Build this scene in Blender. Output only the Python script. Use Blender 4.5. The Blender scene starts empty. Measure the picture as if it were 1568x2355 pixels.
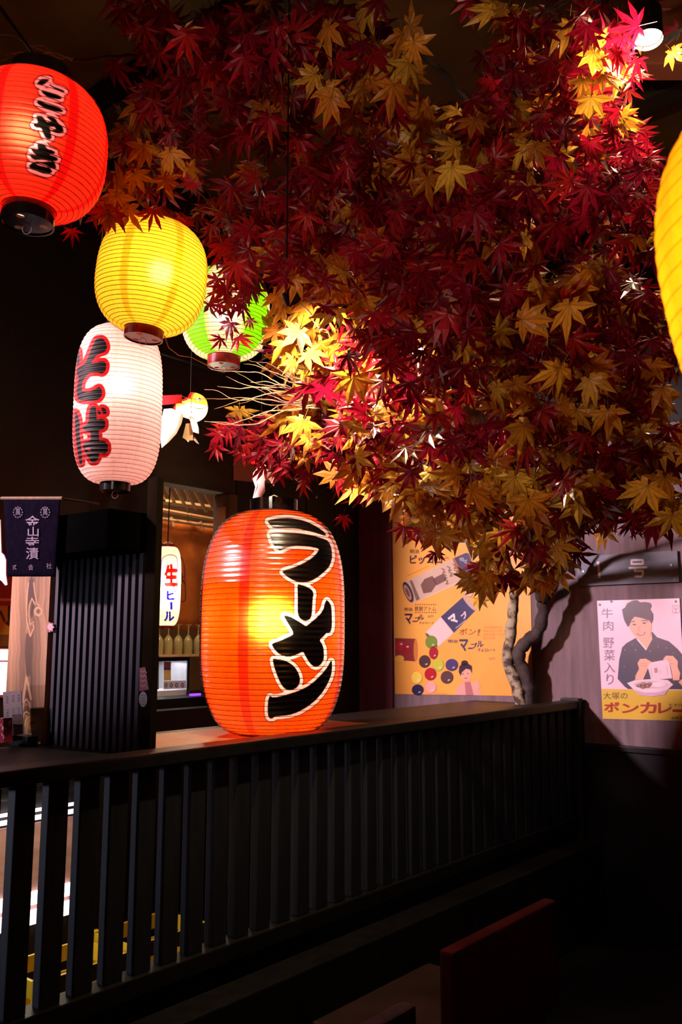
import bpy, bmesh, math, random
import numpy as np
from mathutils import Vector, Matrix
from mathutils.geometry import tessellate_polygon

# ------------------------------------------------------------------ camera, world, main lights, exposure
SC = bpy.context.scene
COL = SC.collection
IMG_W, IMG_H, FPX = 1568.0, 2355.0, 2000.0
PITCH = math.radians(8.5)
EYE = Vector((0, 0, 1.4))
cam_d = bpy.data.cameras.new('camera')
cam = bpy.data.objects.new('camera', cam_d)
COL.objects.link(cam)
cam.location = EYE
cam.rotation_euler = (math.pi / 2 + PITCH, 0, 0)
cam_d.sensor_width = 36.0
cam_d.lens = 36.0 * FPX / IMG_H
cam_d.clip_start = 0.05
cam_d.dof.use_dof = True
cam_d.dof.focus_distance = 2.75
cam_d.dof.aperture_fstop = 5.0
SC.camera = cam

w = bpy.data.worlds.new('night')
SC.world = w
w.use_nodes = True
w.node_tree.nodes['Background'].inputs[0].default_value = (0.5, 0.42, 0.6, 1)
w.node_tree.nodes['Background'].inputs[1].default_value = 0.004

SC.view_settings.view_transform = 'Standard'
SC.view_settings.look = 'None'
SC.view_settings.exposure = 0.0
SC.view_settings.gamma = 1.0
SC.view_settings.use_curve_mapping = False
SC.cycles.max_bounces = 8
SC.cycles.diffuse_bounces = 4
SC.cycles.glossy_bounces = 3
SC.cycles.transmission_bounces = 8
SC.cycles.sample_clamp_indirect = 4.0
SC.cycles.caustics_reflective = False
SC.cycles.caustics_refractive = False

# plan frame of the place: u runs along the railing (away to the right), v runs behind it
DU = Vector((0.632, 0.775, 0)).normalized()
DV = Vector((-DU.y, DU.x, 0))
F0 = Vector((-0.114, 3.0, 0))
def L(u, v, z=0.0):
    return F0 + DU * u + DV * v + Vector((0, 0, z))

def lamp(name, kind, loc, energy, color, size=0.05, target=None, spot=None, blend=0.5, parent=None):
    d = bpy.data.lights.new(name, kind)
    d.energy = energy
    d.color = color
    if kind == 'AREA':
        d.size = size
    else:
        d.shadow_soft_size = size
    if spot:
        d.spot_size = math.radians(spot)
        d.spot_blend = blend
    o = bpy.data.objects.new(name, d)
    COL.objects.link(o)
    loc = Vector(loc)
    if target is not None:
        o.rotation_euler = (Vector(target) - loc).to_track_quat('-Z', 'Y').to_euler()
    o.location = loc
    if parent is not None:
        o.parent = parent
        o.location = loc - wloc(parent)
    return o

def wloc(o):
    v = Vector((0, 0, 0))
    while o is not None:
        v = v + o.location
        o = o.parent
    return v

# ceiling spot of the neighbouring counter, out of frame on the left, and an added fill spot that brightens leaves and cloth from the front
lamp('counter_ceiling_spot', 'SPOT', L(-3.0, 1.70, 2.9), 1750, (1.0, 0.70, 0.80), 0.14, target=L(1.9, -0.02, 1.28), spot=37, blend=0.6)
lamp('front_fill_spot', 'SPOT', (-0.9, 0.35, 2.45), 37, (1.0, 0.80, 0.64), 0.05, target=(0.22, 2.4, 2.12), spot=66, blend=0.6)

# ------------------------------------------------------------------ geometry helpers
def srgb(r, g, b):
    f = lambda c: (c / 255.0) / 12.92 if c <= 10 else (((c / 255.0) + 0.055) / 1.055) ** 2.4
    return (f(r), f(g), f(b))

CP, SP = math.cos(PITCH), math.sin(PITCH)
def ray(px, py):
    x = (px - IMG_W / 2) / FPX
    y = (IMG_H / 2 - py) / FPX
    return Vector((x, CP - y * SP, SP + y * CP))
def at(px, py, Y):
    d = ray(px, py)
    return EYE + d * (Y / d.y)
def mpp(px, py, Y):
    """metres per photograph pixel at plan depth Y"""
    d = ray(px, py)
    return (Y / d.y) / FPX
def on_plane(px, py, p0, n):
    d = ray(px, py)
    t = (p0 - EYE).dot(n) / d.dot(n)
    return EYE + d * t
def project_np(P):
    x, y, z = P[:, 0] - EYE.x, P[:, 1] - EYE.y, P[:, 2] - EYE.z
    fw = y * CP + z * SP
    up = -y * SP + z * CP
    return np.stack([IMG_W / 2 + FPX * x / fw, IMG_H / 2 - FPX * up / fw], 1)

class MB:
    def __init__(s):
        s.v, s.f = [], []
    def add(s, verts, faces):
        o = len(s.v)
        s.v += [Vector(p) for p in verts]
        s.f += [tuple(i + o for i in f) for f in faces]
        return s
    def hexa(s, p):   # 8 corners: bottom 0-3 (ccw), top 4-7
        return s.add(p, [(3, 2, 1, 0), (4, 5, 6, 7), (0, 1, 5, 4), (1, 2, 6, 5), (2, 3, 7, 6), (3, 0, 4, 7)])
    def box(s, c, h, X=Vector((1, 0, 0)), Y=Vector((0, 1, 0)), Z=Vector((0, 0, 1))):
        c = Vector(c)
        q = [(-1, -1, -1), (1, -1, -1), (1, 1, -1), (-1, 1, -1), (-1, -1, 1), (1, -1, 1), (1, 1, 1), (-1, 1, 1)]
        return s.hexa([c + X * (a * h[0]) + Y * (b * h[1]) + Z * (d * h[2]) for a, b, d in q])
    def ubox(s, u0, u1, v0, v1, z0, z1):
        return s.hexa([L(u0, v0, z0), L(u1, v0, z0), L(u1, v1, z0), L(u0, v1, z0), L(u0, v0, z1), L(u1, v0, z1), L(u1, v1, z1), L(u0, v1, z1)])
    def tube(s, pts, radii, n=6, cap=True):
        pts = [Vector(p) for p in pts]
        if not hasattr(radii, '__len__'):
            radii = [radii] * len(pts)
        base = len(s.v)
        t0 = (pts[1] - pts[0]).normalized()
        ref = Vector((0, 0, 1)) if abs(t0.z) < 0.9 else Vector((1, 0, 0))
        a = t0.cross(ref).normalized()
        for i, p in enumerate(pts):
            t = (pts[min(i + 1, len(pts) - 1)] - pts[max(i - 1, 0)])
            t = t.normalized() if t.length > 1e-9 else t0
            a = (a - t * a.dot(t)).normalized()
            b = t.cross(a)
            for k in range(n):
                g = 2 * math.pi * k / n
                s.v.append(p + (a * math.cos(g) + b * math.sin(g)) * radii[i])
        for i in range(len(pts) - 1):
            for k in range(n):
                s.f.append((base + i * n + k, base + i * n + (k + 1) % n, base + (i + 1) * n + (k + 1) % n, base + (i + 1) * n + k))
        if cap:
            s.f.append(tuple(base + k for k in reversed(range(n))))
            s.f.append(tuple(base + (len(pts) - 1) * n + k for k in range(n)))
        return s
    def lathe(s, prof, M, n=32, close=False):
        """prof: list of (r,z); M: 4x4 placing matrix"""
        base = len(s.v)
        m = len(prof)
        for r, z in prof:
            for k in range(n):
                g = 2 * math.pi * k / n
                s.v.append(M @ Vector((r * math.cos(g), r * math.sin(g), z)))
        for i in range(m - 1 + (1 if close else 0)):
            j = (i + 1) % m
            for k in range(n):
                s.f.append((base + i * n + k, base + i * n + (k + 1) % n, base + j * n + (k + 1) % n, base + j * n + k))
        return s
    def prism(s, poly3, off):
        """flat polygon given thickness along off"""
        poly3 = [Vector(p) for p in poly3]
        n = len(poly3)
        base = len(s.v)
        s.v += poly3 + [p + off for p in poly3]
        for t in tessellate_polygon([poly3]):
            s.f.append(tuple(base + i for i in t))
            s.f.append(tuple(base + n + i for i in reversed(t)))
        for i in range(n):
            j = (i + 1) % n
            s.f.append((base + i, base + j, base + n + j, base + n + i))
        return s
    def build(s, name, mat, parent=None, smooth=False, bevel=0.0):
        org = wloc(parent) if parent is not None else Vector((0, 0, 0))
        me = bpy.data.meshes.new(name)
        me.from_pydata([tuple(p - org) for p in s.v], [], s.f)
        me.materials.append(mat)
        if bevel > 0:
            bm = bmesh.new(); bm.from_mesh(me)
            bmesh.ops.recalc_face_normals(bm, faces=bm.faces)
            bmesh.ops.bevel(bm, geom=bm.edges[:], offset=bevel, segments=2, affect='EDGES', profile=0.6)
            bm.to_mesh(me); bm.free()
        if smooth:
            me.polygons.foreach_set('use_smooth', [True] * len(me.polygons))
        me.update()
        o = bpy.data.objects.new(name, me)
        COL.objects.link(o)
        if parent is not None:
            o.parent = parent
        return o

def empty(name, loc, label=None, cat=None, group=None, kind=None):
    o = bpy.data.objects.new(name, None)
    o.empty_display_size = 0.05
    COL.objects.link(o)
    o.location = loc
    return tag(o, label, cat, group, kind)
def tag(o, label=None, cat=None, group=None, kind=None):
    if label: o['label'] = label
    if cat: o['category'] = cat
    if group: o['group'] = group
    if kind: o['kind'] = kind
    return o

# ------------------------------------------------------------------ materials
def nmat(name, c1, c2=None, scale=12.0, rough=0.6, bump=0.0, stretch=(1, 1, 1), spec=0.3, metal=0.0, contrast=(0.3, 0.7), coat=0.0):
    m = bpy.data.materials.new(name)
    m.use_nodes = True
    nt = m.node_tree
    b = nt.nodes['Principled BSDF']
    c2 = c2 or tuple(x * 0.75 for x in c1)
    tc = nt.nodes.new('ShaderNodeTexCoord')
    mp = nt.nodes.new('ShaderNodeMapping')
    mp.inputs['Scale'].default_value = stretch
    nz = nt.nodes.new('ShaderNodeTexNoise')
    nz.inputs['Scale'].default_value = scale
    nz.inputs['Detail'].default_value = 5
    rp = nt.nodes.new('ShaderNodeValToRGB')
    rp.color_ramp.elements[0].position = contrast[0]
    rp.color_ramp.elements[1].position = contrast[1]
    rp.color_ramp.elements[0].color = (*c1, 1)
    rp.color_ramp.elements[1].color = (*c2, 1)
    lk = nt.links.new
    lk(tc.outputs['Object'], mp.inputs['Vector'])
    lk(mp.outputs['Vector'], nz.inputs['Vector'])
    lk(nz.outputs['Fac'], rp.inputs['Fac'])
    lk(rp.outputs['Color'], b.inputs['Base Color'])
    b.inputs['Roughness'].default_value = rough
    b.inputs['Specular IOR Level'].default_value = spec
    b.inputs['Metallic'].default_value = metal
    b.inputs['Coat Weight'].default_value = coat
    if bump:
        bp = nt.nodes.new('ShaderNodeBump')
        bp.inputs['Strength'].default_value = bump
        bp.inputs['Distance'].default_value = 0.01
        lk(nz.outputs['Fac'], bp.inputs['Height'])
        lk(bp.outputs['Normal'], b.inputs['Normal'])
    return m

def emat(name, c, strength):
    m = nmat(name, c, c)
    b = m.node_tree.nodes['Principled BSDF']
    b.inputs['Emission Color'].default_value = (*c, 1)
    b.inputs['Emission Strength'].default_value = strength
    return m

def attr_mat(name, rough=0.55, spec=0.3):
    m = bpy.data.materials.new(name)
    m.use_nodes = True
    nt = m.node_tree
    b = nt.nodes['Principled BSDF']
    a = nt.nodes.new('ShaderNodeAttribute'); a.attribute_name = 'paint'
    nz = nt.nodes.new('ShaderNodeTexNoise'); nz.inputs['Scale'].default_value = 60
    mr = nt.nodes.new('ShaderNodeMapRange'); mr.inputs['To Min'].default_value = 0.82; mr.inputs['To Max'].default_value = 1.12
    mx = nt.nodes.new('ShaderNodeVectorMath'); mx.operation = 'SCALE'
    nt.links.new(nz.outputs['Fac'], mr.inputs['Value'])
    nt.links.new(a.outputs['Color'], mx.inputs[0])
    nt.links.new(mr.outputs['Result'], mx.inputs['Scale'])
    nt.links.new(mx.outputs['Vector'], b.inputs['Base Color'])
    b.inputs['Roughness'].default_value = rough
    b.inputs['Specular IOR Level'].default_value = spec
    return m

def paper_mat(name, gloss=0.04, rough=0.25, straight=0.35, srough=0.55, depth=1.6, ior=1.25):
    """thin lit paper: dyed sheet that scatters the bulb's light through, part of it forward"""
    m = bpy.data.materials.new(name)
    m.use_nodes = True
    nt = m.node_tree
    nt.nodes.clear()
    N, lk = nt.nodes.new, nt.links.new
    out = N('ShaderNodeOutputMaterial')
    a = N('ShaderNodeAttribute'); a.attribute_name = 'paint'
    nz = N('ShaderNodeTexNoise'); nz.inputs['Scale'].default_value = 35; nz.inputs['Detail'].default_value = 4
    mr = N('ShaderNodeMapRange'); mr.inputs['To Min'].default_value = 0.85; mr.inputs['To Max'].default_value = 1.1
    sc = N('ShaderNodeVectorMath'); sc.operation = 'SCALE'
    lk(nz.outputs['Fac'], mr.inputs['Value']); lk(a.outputs['Color'], sc.inputs[0]); lk(mr.outputs['Result'], sc.inputs['Scale'])
    gm = N('ShaderNodeGamma'); gm.inputs['Gamma'].default_value = depth
    lk(sc.outputs['Vector'], gm.inputs['Color'])
    tr = N('ShaderNodeBsdfTranslucent'); lk(gm.outputs['Color'], tr.inputs['Color'])
    rf = N('ShaderNodeBsdfRefraction'); rf.inputs['Roughness'].default_value = srough; rf.inputs['IOR'].default_value = ior
    lk(sc.outputs['Vector'], rf.inputs['Color'])
    m1 = N('ShaderNodeMixShader'); m1.inputs['Fac'].default_value = straight
    lk(tr.outputs['BSDF'], m1.inputs[1]); lk(rf.outputs['BSDF'], m1.inputs[2])
    df = N('ShaderNodeBsdfDiffuse'); lk(gm.outputs['Color'], df.inputs['Color'])
    m2 = N('ShaderNodeMixShader'); m2.inputs['Fac'].default_value = 0.25
    lk(m1.outputs['Shader'], m2.inputs[1]); lk(df.outputs['BSDF'], m2.inputs[2])
    gl = N('ShaderNodeBsdfGlossy'); gl.inputs['Roughness'].default_value = rough
    gl.inputs['Color'].default_value = (1, 1, 1, 1)
    fr = N('ShaderNodeFresnel'); fr.inputs['IOR'].default_value = 1.45
    mu = N('ShaderNodeMath'); mu.operation = 'MULTIPLY'; mu.inputs[1].default_value = gloss / 0.04
    mu.use_clamp = True
    lk(fr.outputs['Fac'], mu.inputs[0])
    m3 = N('ShaderNodeMixShader'); lk(mu.outputs['Value'], m3.inputs['Fac'])
    lk(m2.outputs['Shader'], m3.inputs[1]); lk(gl.outputs['BSDF'], m3.inputs[2])
    lk(m3.outputs['Shader'], out.inputs['Surface'])
    return m

def leaf_mat():
    m = bpy.data.materials.new('maple_leaf')
    m.use_nodes = True
    nt = m.node_tree
    nt.nodes.clear()
    N, lk = nt.nodes.new, nt.links.new
    out = N('ShaderNodeOutputMaterial')
    a = N('ShaderNodeAttribute'); a.attribute_name = 'paint'
    ve = N('ShaderNodeMapRange'); ve.inputs['From Min'].default_value = 0.86; ve.inputs['From Max'].default_value = 1.0
    ve.inputs['To Min'].default_value = 1.0; ve.inputs['To Max'].default_value = 0.45
    lk(a.outputs['Alpha'], ve.inputs['Value'])
    tc = N('ShaderNodeTexCoord')
    nz = N('ShaderNodeTexNoise'); nz.inputs['Scale'].default_value = 9; nz.inputs['Detail'].default_value = 4
    lk(tc.outputs['Object'], nz.inputs['Vector'])
    mr = N('ShaderNodeMapRange'); mr.inputs['To Min'].default_value = 0.6; mr.inputs['To Max'].default_value = 1.35
    lk(nz.outputs['Fac'], mr.inputs['Value'])
    mm = N('ShaderNodeMath'); mm.operation = 'MULTIPLY'
    lk(ve.outputs['Result'], mm.inputs[0]); lk(mr.outputs['Result'], mm.inputs[1])
    sc = N('ShaderNodeVectorMath'); sc.operation = 'SCALE'
    lk(a.outputs['Color'], sc.inputs[0]); lk(mm.outputs['Value'], sc.inputs['Scale'])
    df = N('ShaderNodeBsdfDiffuse'); lk(sc.outputs['Vector'], df.inputs['Color'])
    tr = N('ShaderNodeBsdfTranslucent'); lk(sc.outputs['Vector'], tr.inputs['Color'])
    m1 = N('ShaderNodeMixShader'); m1.inputs['Fac'].default_value = 0.38
    lk(df.outputs['BSDF'], m1.inputs[1]); lk(tr.outputs['BSDF'], m1.inputs[2])
    gl = N('ShaderNodeBsdfGlossy'); gl.inputs['Roughness'].default_value = 0.38
    fr = N('ShaderNodeFresnel'); fr.inputs['IOR'].default_value = 1.35
    m3 = N('ShaderNodeMixShader'); lk(fr.outputs['Fac'], m3.inputs['Fac'])
    lk(m1.outputs['Shader'], m3.inputs[1]); lk(gl.outputs['BSDF'], m3.inputs[2])
    lk(m3.outputs['Shader'], out.inputs['Surface'])
    return m

def glass_mat(name, tint=(1, 1, 1)):
    m = nmat(name, tint, tint, rough=0.02)
    b = m.node_tree.nodes['Principled BSDF']
    b.inputs['Transmission Weight'].default_value = 1.0
    b.inputs['IOR'].default_value = 1.45
    return m

M = dict(
    floor=nmat('dark_floor', (0.005, 0.004, 0.004), (0.007, 0.006, 0.006), 6, 0.7, spec=0.1),
    ceil=nmat('brown_ceiling', (0.17, 0.105, 0.030), (0.10, 0.062, 0.018), 3, 0.8),
    beam=nmat('dark_beam', (0.035, 0.024, 0.014), (0.018, 0.012, 0.008), 5, 0.7, 0.1, (1, 1, 6)),
    wall=nmat('purple_grey_wall', (0.205, 0.140, 0.150), (0.125, 0.085, 0.092), 9, 0.75, 0.08, (3, 3, 0.35)),
    wains=nmat('black_wainscot', (0.005, 0.005, 0.007), (0.003, 0.003, 0.005), 8, 0.5, spec=0.2),
    black=nmat('black_paint', (0.008, 0.008, 0.010), (0.004, 0.004, 0.006), 10, 0.4),
    dimwood=nmat('dim_brown_wood', (0.010, 0.006, 0.004), (0.006, 0.004, 0.002), 8, 0.9, spec=0.0),
    matte=nmat('matte_black', (0.0012, 0.0012, 0.0012), (0.0008, 0.0008, 0.0008), 10, 0.95, spec=0.0),
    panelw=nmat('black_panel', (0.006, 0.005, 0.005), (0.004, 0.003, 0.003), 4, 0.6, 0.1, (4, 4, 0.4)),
    slat=nmat('fence_black_stain', (0.020, 0.020, 0.027), (0.012, 0.012, 0.017), 14, 0.65, 0.15, (3, 3, 0.3), spec=0.12),
    rail=nmat('rail_dark_varnish', (0.014, 0.011, 0.010), (0.007, 0.006, 0.006), 10, 0.45, 0.1, (2, 2, 1), spec=0.2),
    screen=nmat('screen_charcoal', (0.027, 0.024, 0.036), (0.019, 0.017, 0.026), 16, 0.75, 0.1, (4, 4, 0.3)),
    palewood=nmat('pale_wood', (0.52, 0.30, 0.16), (0.38, 0.20, 0.10), 14, 0.5, 0.1, (1, 6, 1)),
    brownwood=nmat('brown_wood', (0.10, 0.055, 0.026), (0.055, 0.030, 0.014), 8, 0.6, 0.15, (4, 4, 0.5)),
    redwood=nmat('red_brown_board', (0.13, 0.025, 0.028), (0.08, 0.015, 0.018), 7, 0.6, 0.1, (4, 4, 0.4)),
    pinkwall=nmat('pink_plaster', (0.42, 0.20, 0.17), (0.36, 0.16, 0.14), 6, 0.8),
    capblack=nmat('black_lacquer', (0.006, 0.006, 0.006), (0.003, 0.003, 0.003), 10, 0.12, spec=0.6),
    capred=nmat('red_lacquer', (0.20, 0.012, 0.012), (0.15, 0.008, 0.008), 10, 0.3),
    rib=nmat('rib_wire', (0.10, 0.03, 0.01), (0.08, 0.02, 0.008), 10, 0.6),
    ribpale=nmat('rib_wire_pale', (0.45, 0.35, 0.25), (0.4, 0.3, 0.2), 10, 0.6),
    ribmid=nmat('rib_wire_tan', (0.16, 0.09, 0.06), (0.12, 0.07, 0.05), 10, 0.8, spec=0.05),
    ribdark=nmat('rib_wire_dark', (0.020, 0.006, 0.003), (0.014, 0.004, 0.002), 10, 0.9, spec=0.0),
    ribgold=nmat('rib_wire_gold', (0.40, 0.20, 0.02), (0.35, 0.17, 0.02), 10, 0.8, spec=0.05),
    wire=nmat('steel_wire', (0.5, 0.5, 0.52), (0.4, 0.4, 0.42), 10, 0.3, metal=1.0),
    cable=nmat('black_cable', (0.01, 0.01, 0.01), (0.02, 0.015, 0.01), 10, 0.5),
    twig=nmat('twig_bark', (0.46, 0.27, 0.16), (0.28, 0.15, 0.09), 30, 0.7, 0.3),
    bark=nmat('dark_bark', (0.075, 0.055, 0.048), (0.030, 0.022, 0.020), 22, 0.8, 0.6),
    lichen=nmat('lichen_bark', (0.42, 0.36, 0.22), (0.075, 0.05, 0.04), 26, 0.85, 0.9, contrast=(0.42, 0.58)),
    leaf=leaf_mat(),
    paper=paper_mat('lantern_paper', 0.010, 0.5, straight=0.10, srough=0.7),
    vinyl=paper_mat('lantern_vinyl', 0.11, 0.26, straight=0.24, srough=0.85, depth=2.6),
    prt=attr_mat('printed_ink'),
    fin=attr_mat('fin_paper', 0.7, 0.2),
    enamel=attr_mat('enamel_print', 0.3, 0.45),
    woodgrain=attr_mat('cedar_grain', 0.6, 0.25),
    orange_cloth=nmat('orange_cloth', (0.55, 0.13, 0.02), (0.45, 0.10, 0.015), 20, 0.9),
    navy_cloth=nmat('navy_cloth', (0.0032, 0.0022, 0.0055), (0.002, 0.0014, 0.004), 40, 0.95, spec=0.0),
    steel=nmat('brushed_steel', (0.45, 0.45, 0.45), (0.35, 0.35, 0.36), 20, 0.35, metal=1.0),
    white=nmat('white_plastic', (0.75, 0.72, 0.74), (0.68, 0.65, 0.68), 8, 0.4),
    glass=glass_mat('clear_glass'),
    yellow=nmat('yellow_plastic', (0.75, 0.50, 0.02), (0.65, 0.42, 0.015), 6, 0.4),
    redvinyl=nmat('dark_red_vinyl', (0.085, 0.004, 0.009), (0.065, 0.003, 0.006), 10, 0.7, spec=0.1),
    purple=nmat('purple_pattern', (0.05, 0.012, 0.036), (0.006, 0.003, 0.010), 40, 0.8),
    chairwood=nmat('chair_wood', (0.03, 0.012, 0.010), (0.015, 0.007, 0.006), 12, 0.5),
    lampwhite=emat('lamp_face', (1.0, 0.82, 0.62), 30.0),
    stripwhite=emat('light_strip', (1.0, 0.86, 0.92), 3.0),
    windowlight=emat('lit_window', (0.95, 0.88, 1.0), 1.6),
    led=emat('violet_led', (0.25, 0.05, 1.0), 2.0),
)

# ------------------------------------------------------------------ flat print on planes
_gl = {}
def glyph(body, bold=0.0):
    """outline mesh of lettering from Blender's own font, scaled to a unit box (y downwards)"""
    k = (body, bold)
    if k in _gl:
        return _gl[k]
    c = bpy.data.curves.new('g', 'FONT')
    c.body = body
    c.offset = bold
    c.resolution_u = 3
    o = bpy.data.objects.new('g', c)
    COL.objects.link(o)
    dg = bpy.context.evaluated_depsgraph_get()
    ev = o.evaluated_get(dg)
    me = ev.to_mesh()
    me.calc_loop_triangles()
    v = np.array([p.co[:2] for p in me.vertices]) if len(me.vertices) else np.zeros((0, 2))
    t = np.array([tuple(x.vertices) for x in me.loop_triangles])
    ev.to_mesh_clear()
    bpy.data.objects.remove(o)
    bpy.data.curves.remove(c)
    lo, hi = v.min(0), v.max(0)
    v = (v - lo) / np.maximum(hi - lo, 1e-6)
    v[:, 1] = 1 - v[:, 1]
    _gl[k] = (v, t)
    return _gl[k]

class Print:
    """ink shapes on one plane, each a hair above the last; corner coordinates read off the photograph (zoom frame: off, scale)"""
    def __init__(s, p0, n, off=(0, 0), scale=1.0):
        s.p0, s.n, s.off, s.sc = Vector(p0), Vector(n).normalized(), off, scale
        s.v, s.f, s.c = [], [], []
    def pt(s, x, y, k):
        return on_plane(s.off[0] + x / s.sc, s.off[1] + y / s.sc, s.p0 + s.n * (0.0004 * k), s.n)
    def poly(s, pts, col, k=1):
        P = [s.pt(x, y, k) for x, y in pts]
        b = len(s.v)
        s.v += P
        s.c += [col] * len(P)
        for t in tessellate_polygon([P]):
            s.f.append(tuple(b + i for i in t))
        return s
    def ell(s, cx, cy, rx, ry, col, k=1, rot=0.0, n=28):
        cr, sr = math.cos(rot), math.sin(rot)
        pts = []
        for i in range(n):
            g = 2 * math.pi * i / n
            x, y = rx * math.cos(g), ry * math.sin(g)
            pts.append((cx + x * cr - y * sr, cy + x * sr + y * cr))
        return s.poly(pts, col, k)
    def line(s, pts, wd, col, k=1):
        for (x0, y0), (x1, y1) in zip(pts, pts[1:]):
            d = math.hypot(x1 - x0, y1 - y0) or 1
            nx, ny = -(y1 - y0) / d * wd / 2, (x1 - x0) / d * wd / 2
            s.poly([(x0 + nx, y0 + ny), (x1 + nx, y1 + ny), (x1 - nx, y1 - ny), (x0 - nx, y0 - ny)], col, k)
        return s
    def text(s, body, quad, col, k=2, bold=0.0):
        if len(quad) == 4 and not hasattr(quad[0], '__len__'):
            x0, y0, x1, y1 = quad
            quad = [(x0, y0), (x1, y0), (x1, y1), (x0, y1)]
        v, t = glyph(body, bold)
        q = np.array(quad, float)
        b = len(s.v)
        for a, c in v:
            p = (q[0] * (1 - a) + q[1] * a) * (1 - c) + (q[3] * (1 - a) + q[2] * a) * c
            s.v.append(s.pt(p[0], p[1], k))
            s.c.append(col)
        s.f += [tuple(int(b + i) for i in tri) for tri in t]
        return s
    def flush(s, name, mat, parent):
        """close the shapes gathered so far as one printed part and go on"""
        o = s.build(name, mat, parent)
        s.v, s.f, s.c = [], [], []
        return o
    def build(s, name, mat, parent):
        org = wloc(parent)
        me = bpy.data.meshes.new(name)
        me.from_pydata([tuple(p - org) for p in s.v], [], s.f)
        at_ = me.color_attributes.new('paint', 'FLOAT_COLOR', 'POINT')
        at_.data.foreach_set('color', [x for c in s.c for x in (*c, 1.0)])
        bm = bmesh.new(); bm.from_mesh(me)
        for f in bm.faces:
            f.normal_update()
            if f.normal.dot(s.n) < 0:
                f.normal_flip()
        bm.to_mesh(me); bm.free()
        me.materials.append(mat)
        o = bpy.data.objects.new(name, me)
        COL.objects.link(o)
        o.parent = parent
        return o

# ------------------------------------------------------------------ painted lantern shells
def sdf(P, poly):
    poly = np.array(poly, float)
    d = np.full(len(P), 1e9)
    ins = np.zeros(len(P), bool)
    n = len(poly)
    for i in range(n):
        a, b = poly[i], poly[(i + 1) % n]
        ab = b - a
        t = np.clip(((P - a) @ ab) / max(ab @ ab, 1e-9), 0, 1)
        q = P - (a + t[:, None] * ab)
        d = np.minimum(d, (q * q).sum(1))
        c = ((a[1] > P[:, 1]) != (b[1] > P[:, 1]))
        if b[1] != a[1]:
            x = a[0] + (P[:, 1] - a[1]) * (b[0] - a[0]) / (b[1] - a[1])
            ins ^= c & (P[:, 0] < x)
    d = np.sqrt(d)
    return np.where(ins, -d, d)
def smooth_poly(p, it=2):
    p = np.array(p, float)
    for _ in range(it):
        q = np.roll(p, -1, 0)
        p = np.stack([0.8 * p + 0.2 * q, 0.2 * p + 0.8 * q], 1).reshape(-1, 2)
    return p
def in_tris(P, v, t):
    r = np.zeros(len(P), bool)
    for a, b, c in v[t]:
        d1 = (P[:, 0] - b[0]) * (a[1] - b[1]) - (a[0] - b[0]) * (P[:, 1] - b[1])
        d2 = (P[:, 0] - c[0]) * (b[1] - c[1]) - (b[0] - c[0]) * (P[:, 1] - c[1])
        d3 = (P[:, 0] - a[0]) * (c[1] - a[1]) - (c[0] - a[0]) * (P[:, 1] - a[1])
        r |= ~(((d1 < 0) | (d2 < 0) | (d3 < 0)) & ((d1 > 0) | (d2 > 0) | (d3 > 0)))
    return r

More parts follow.
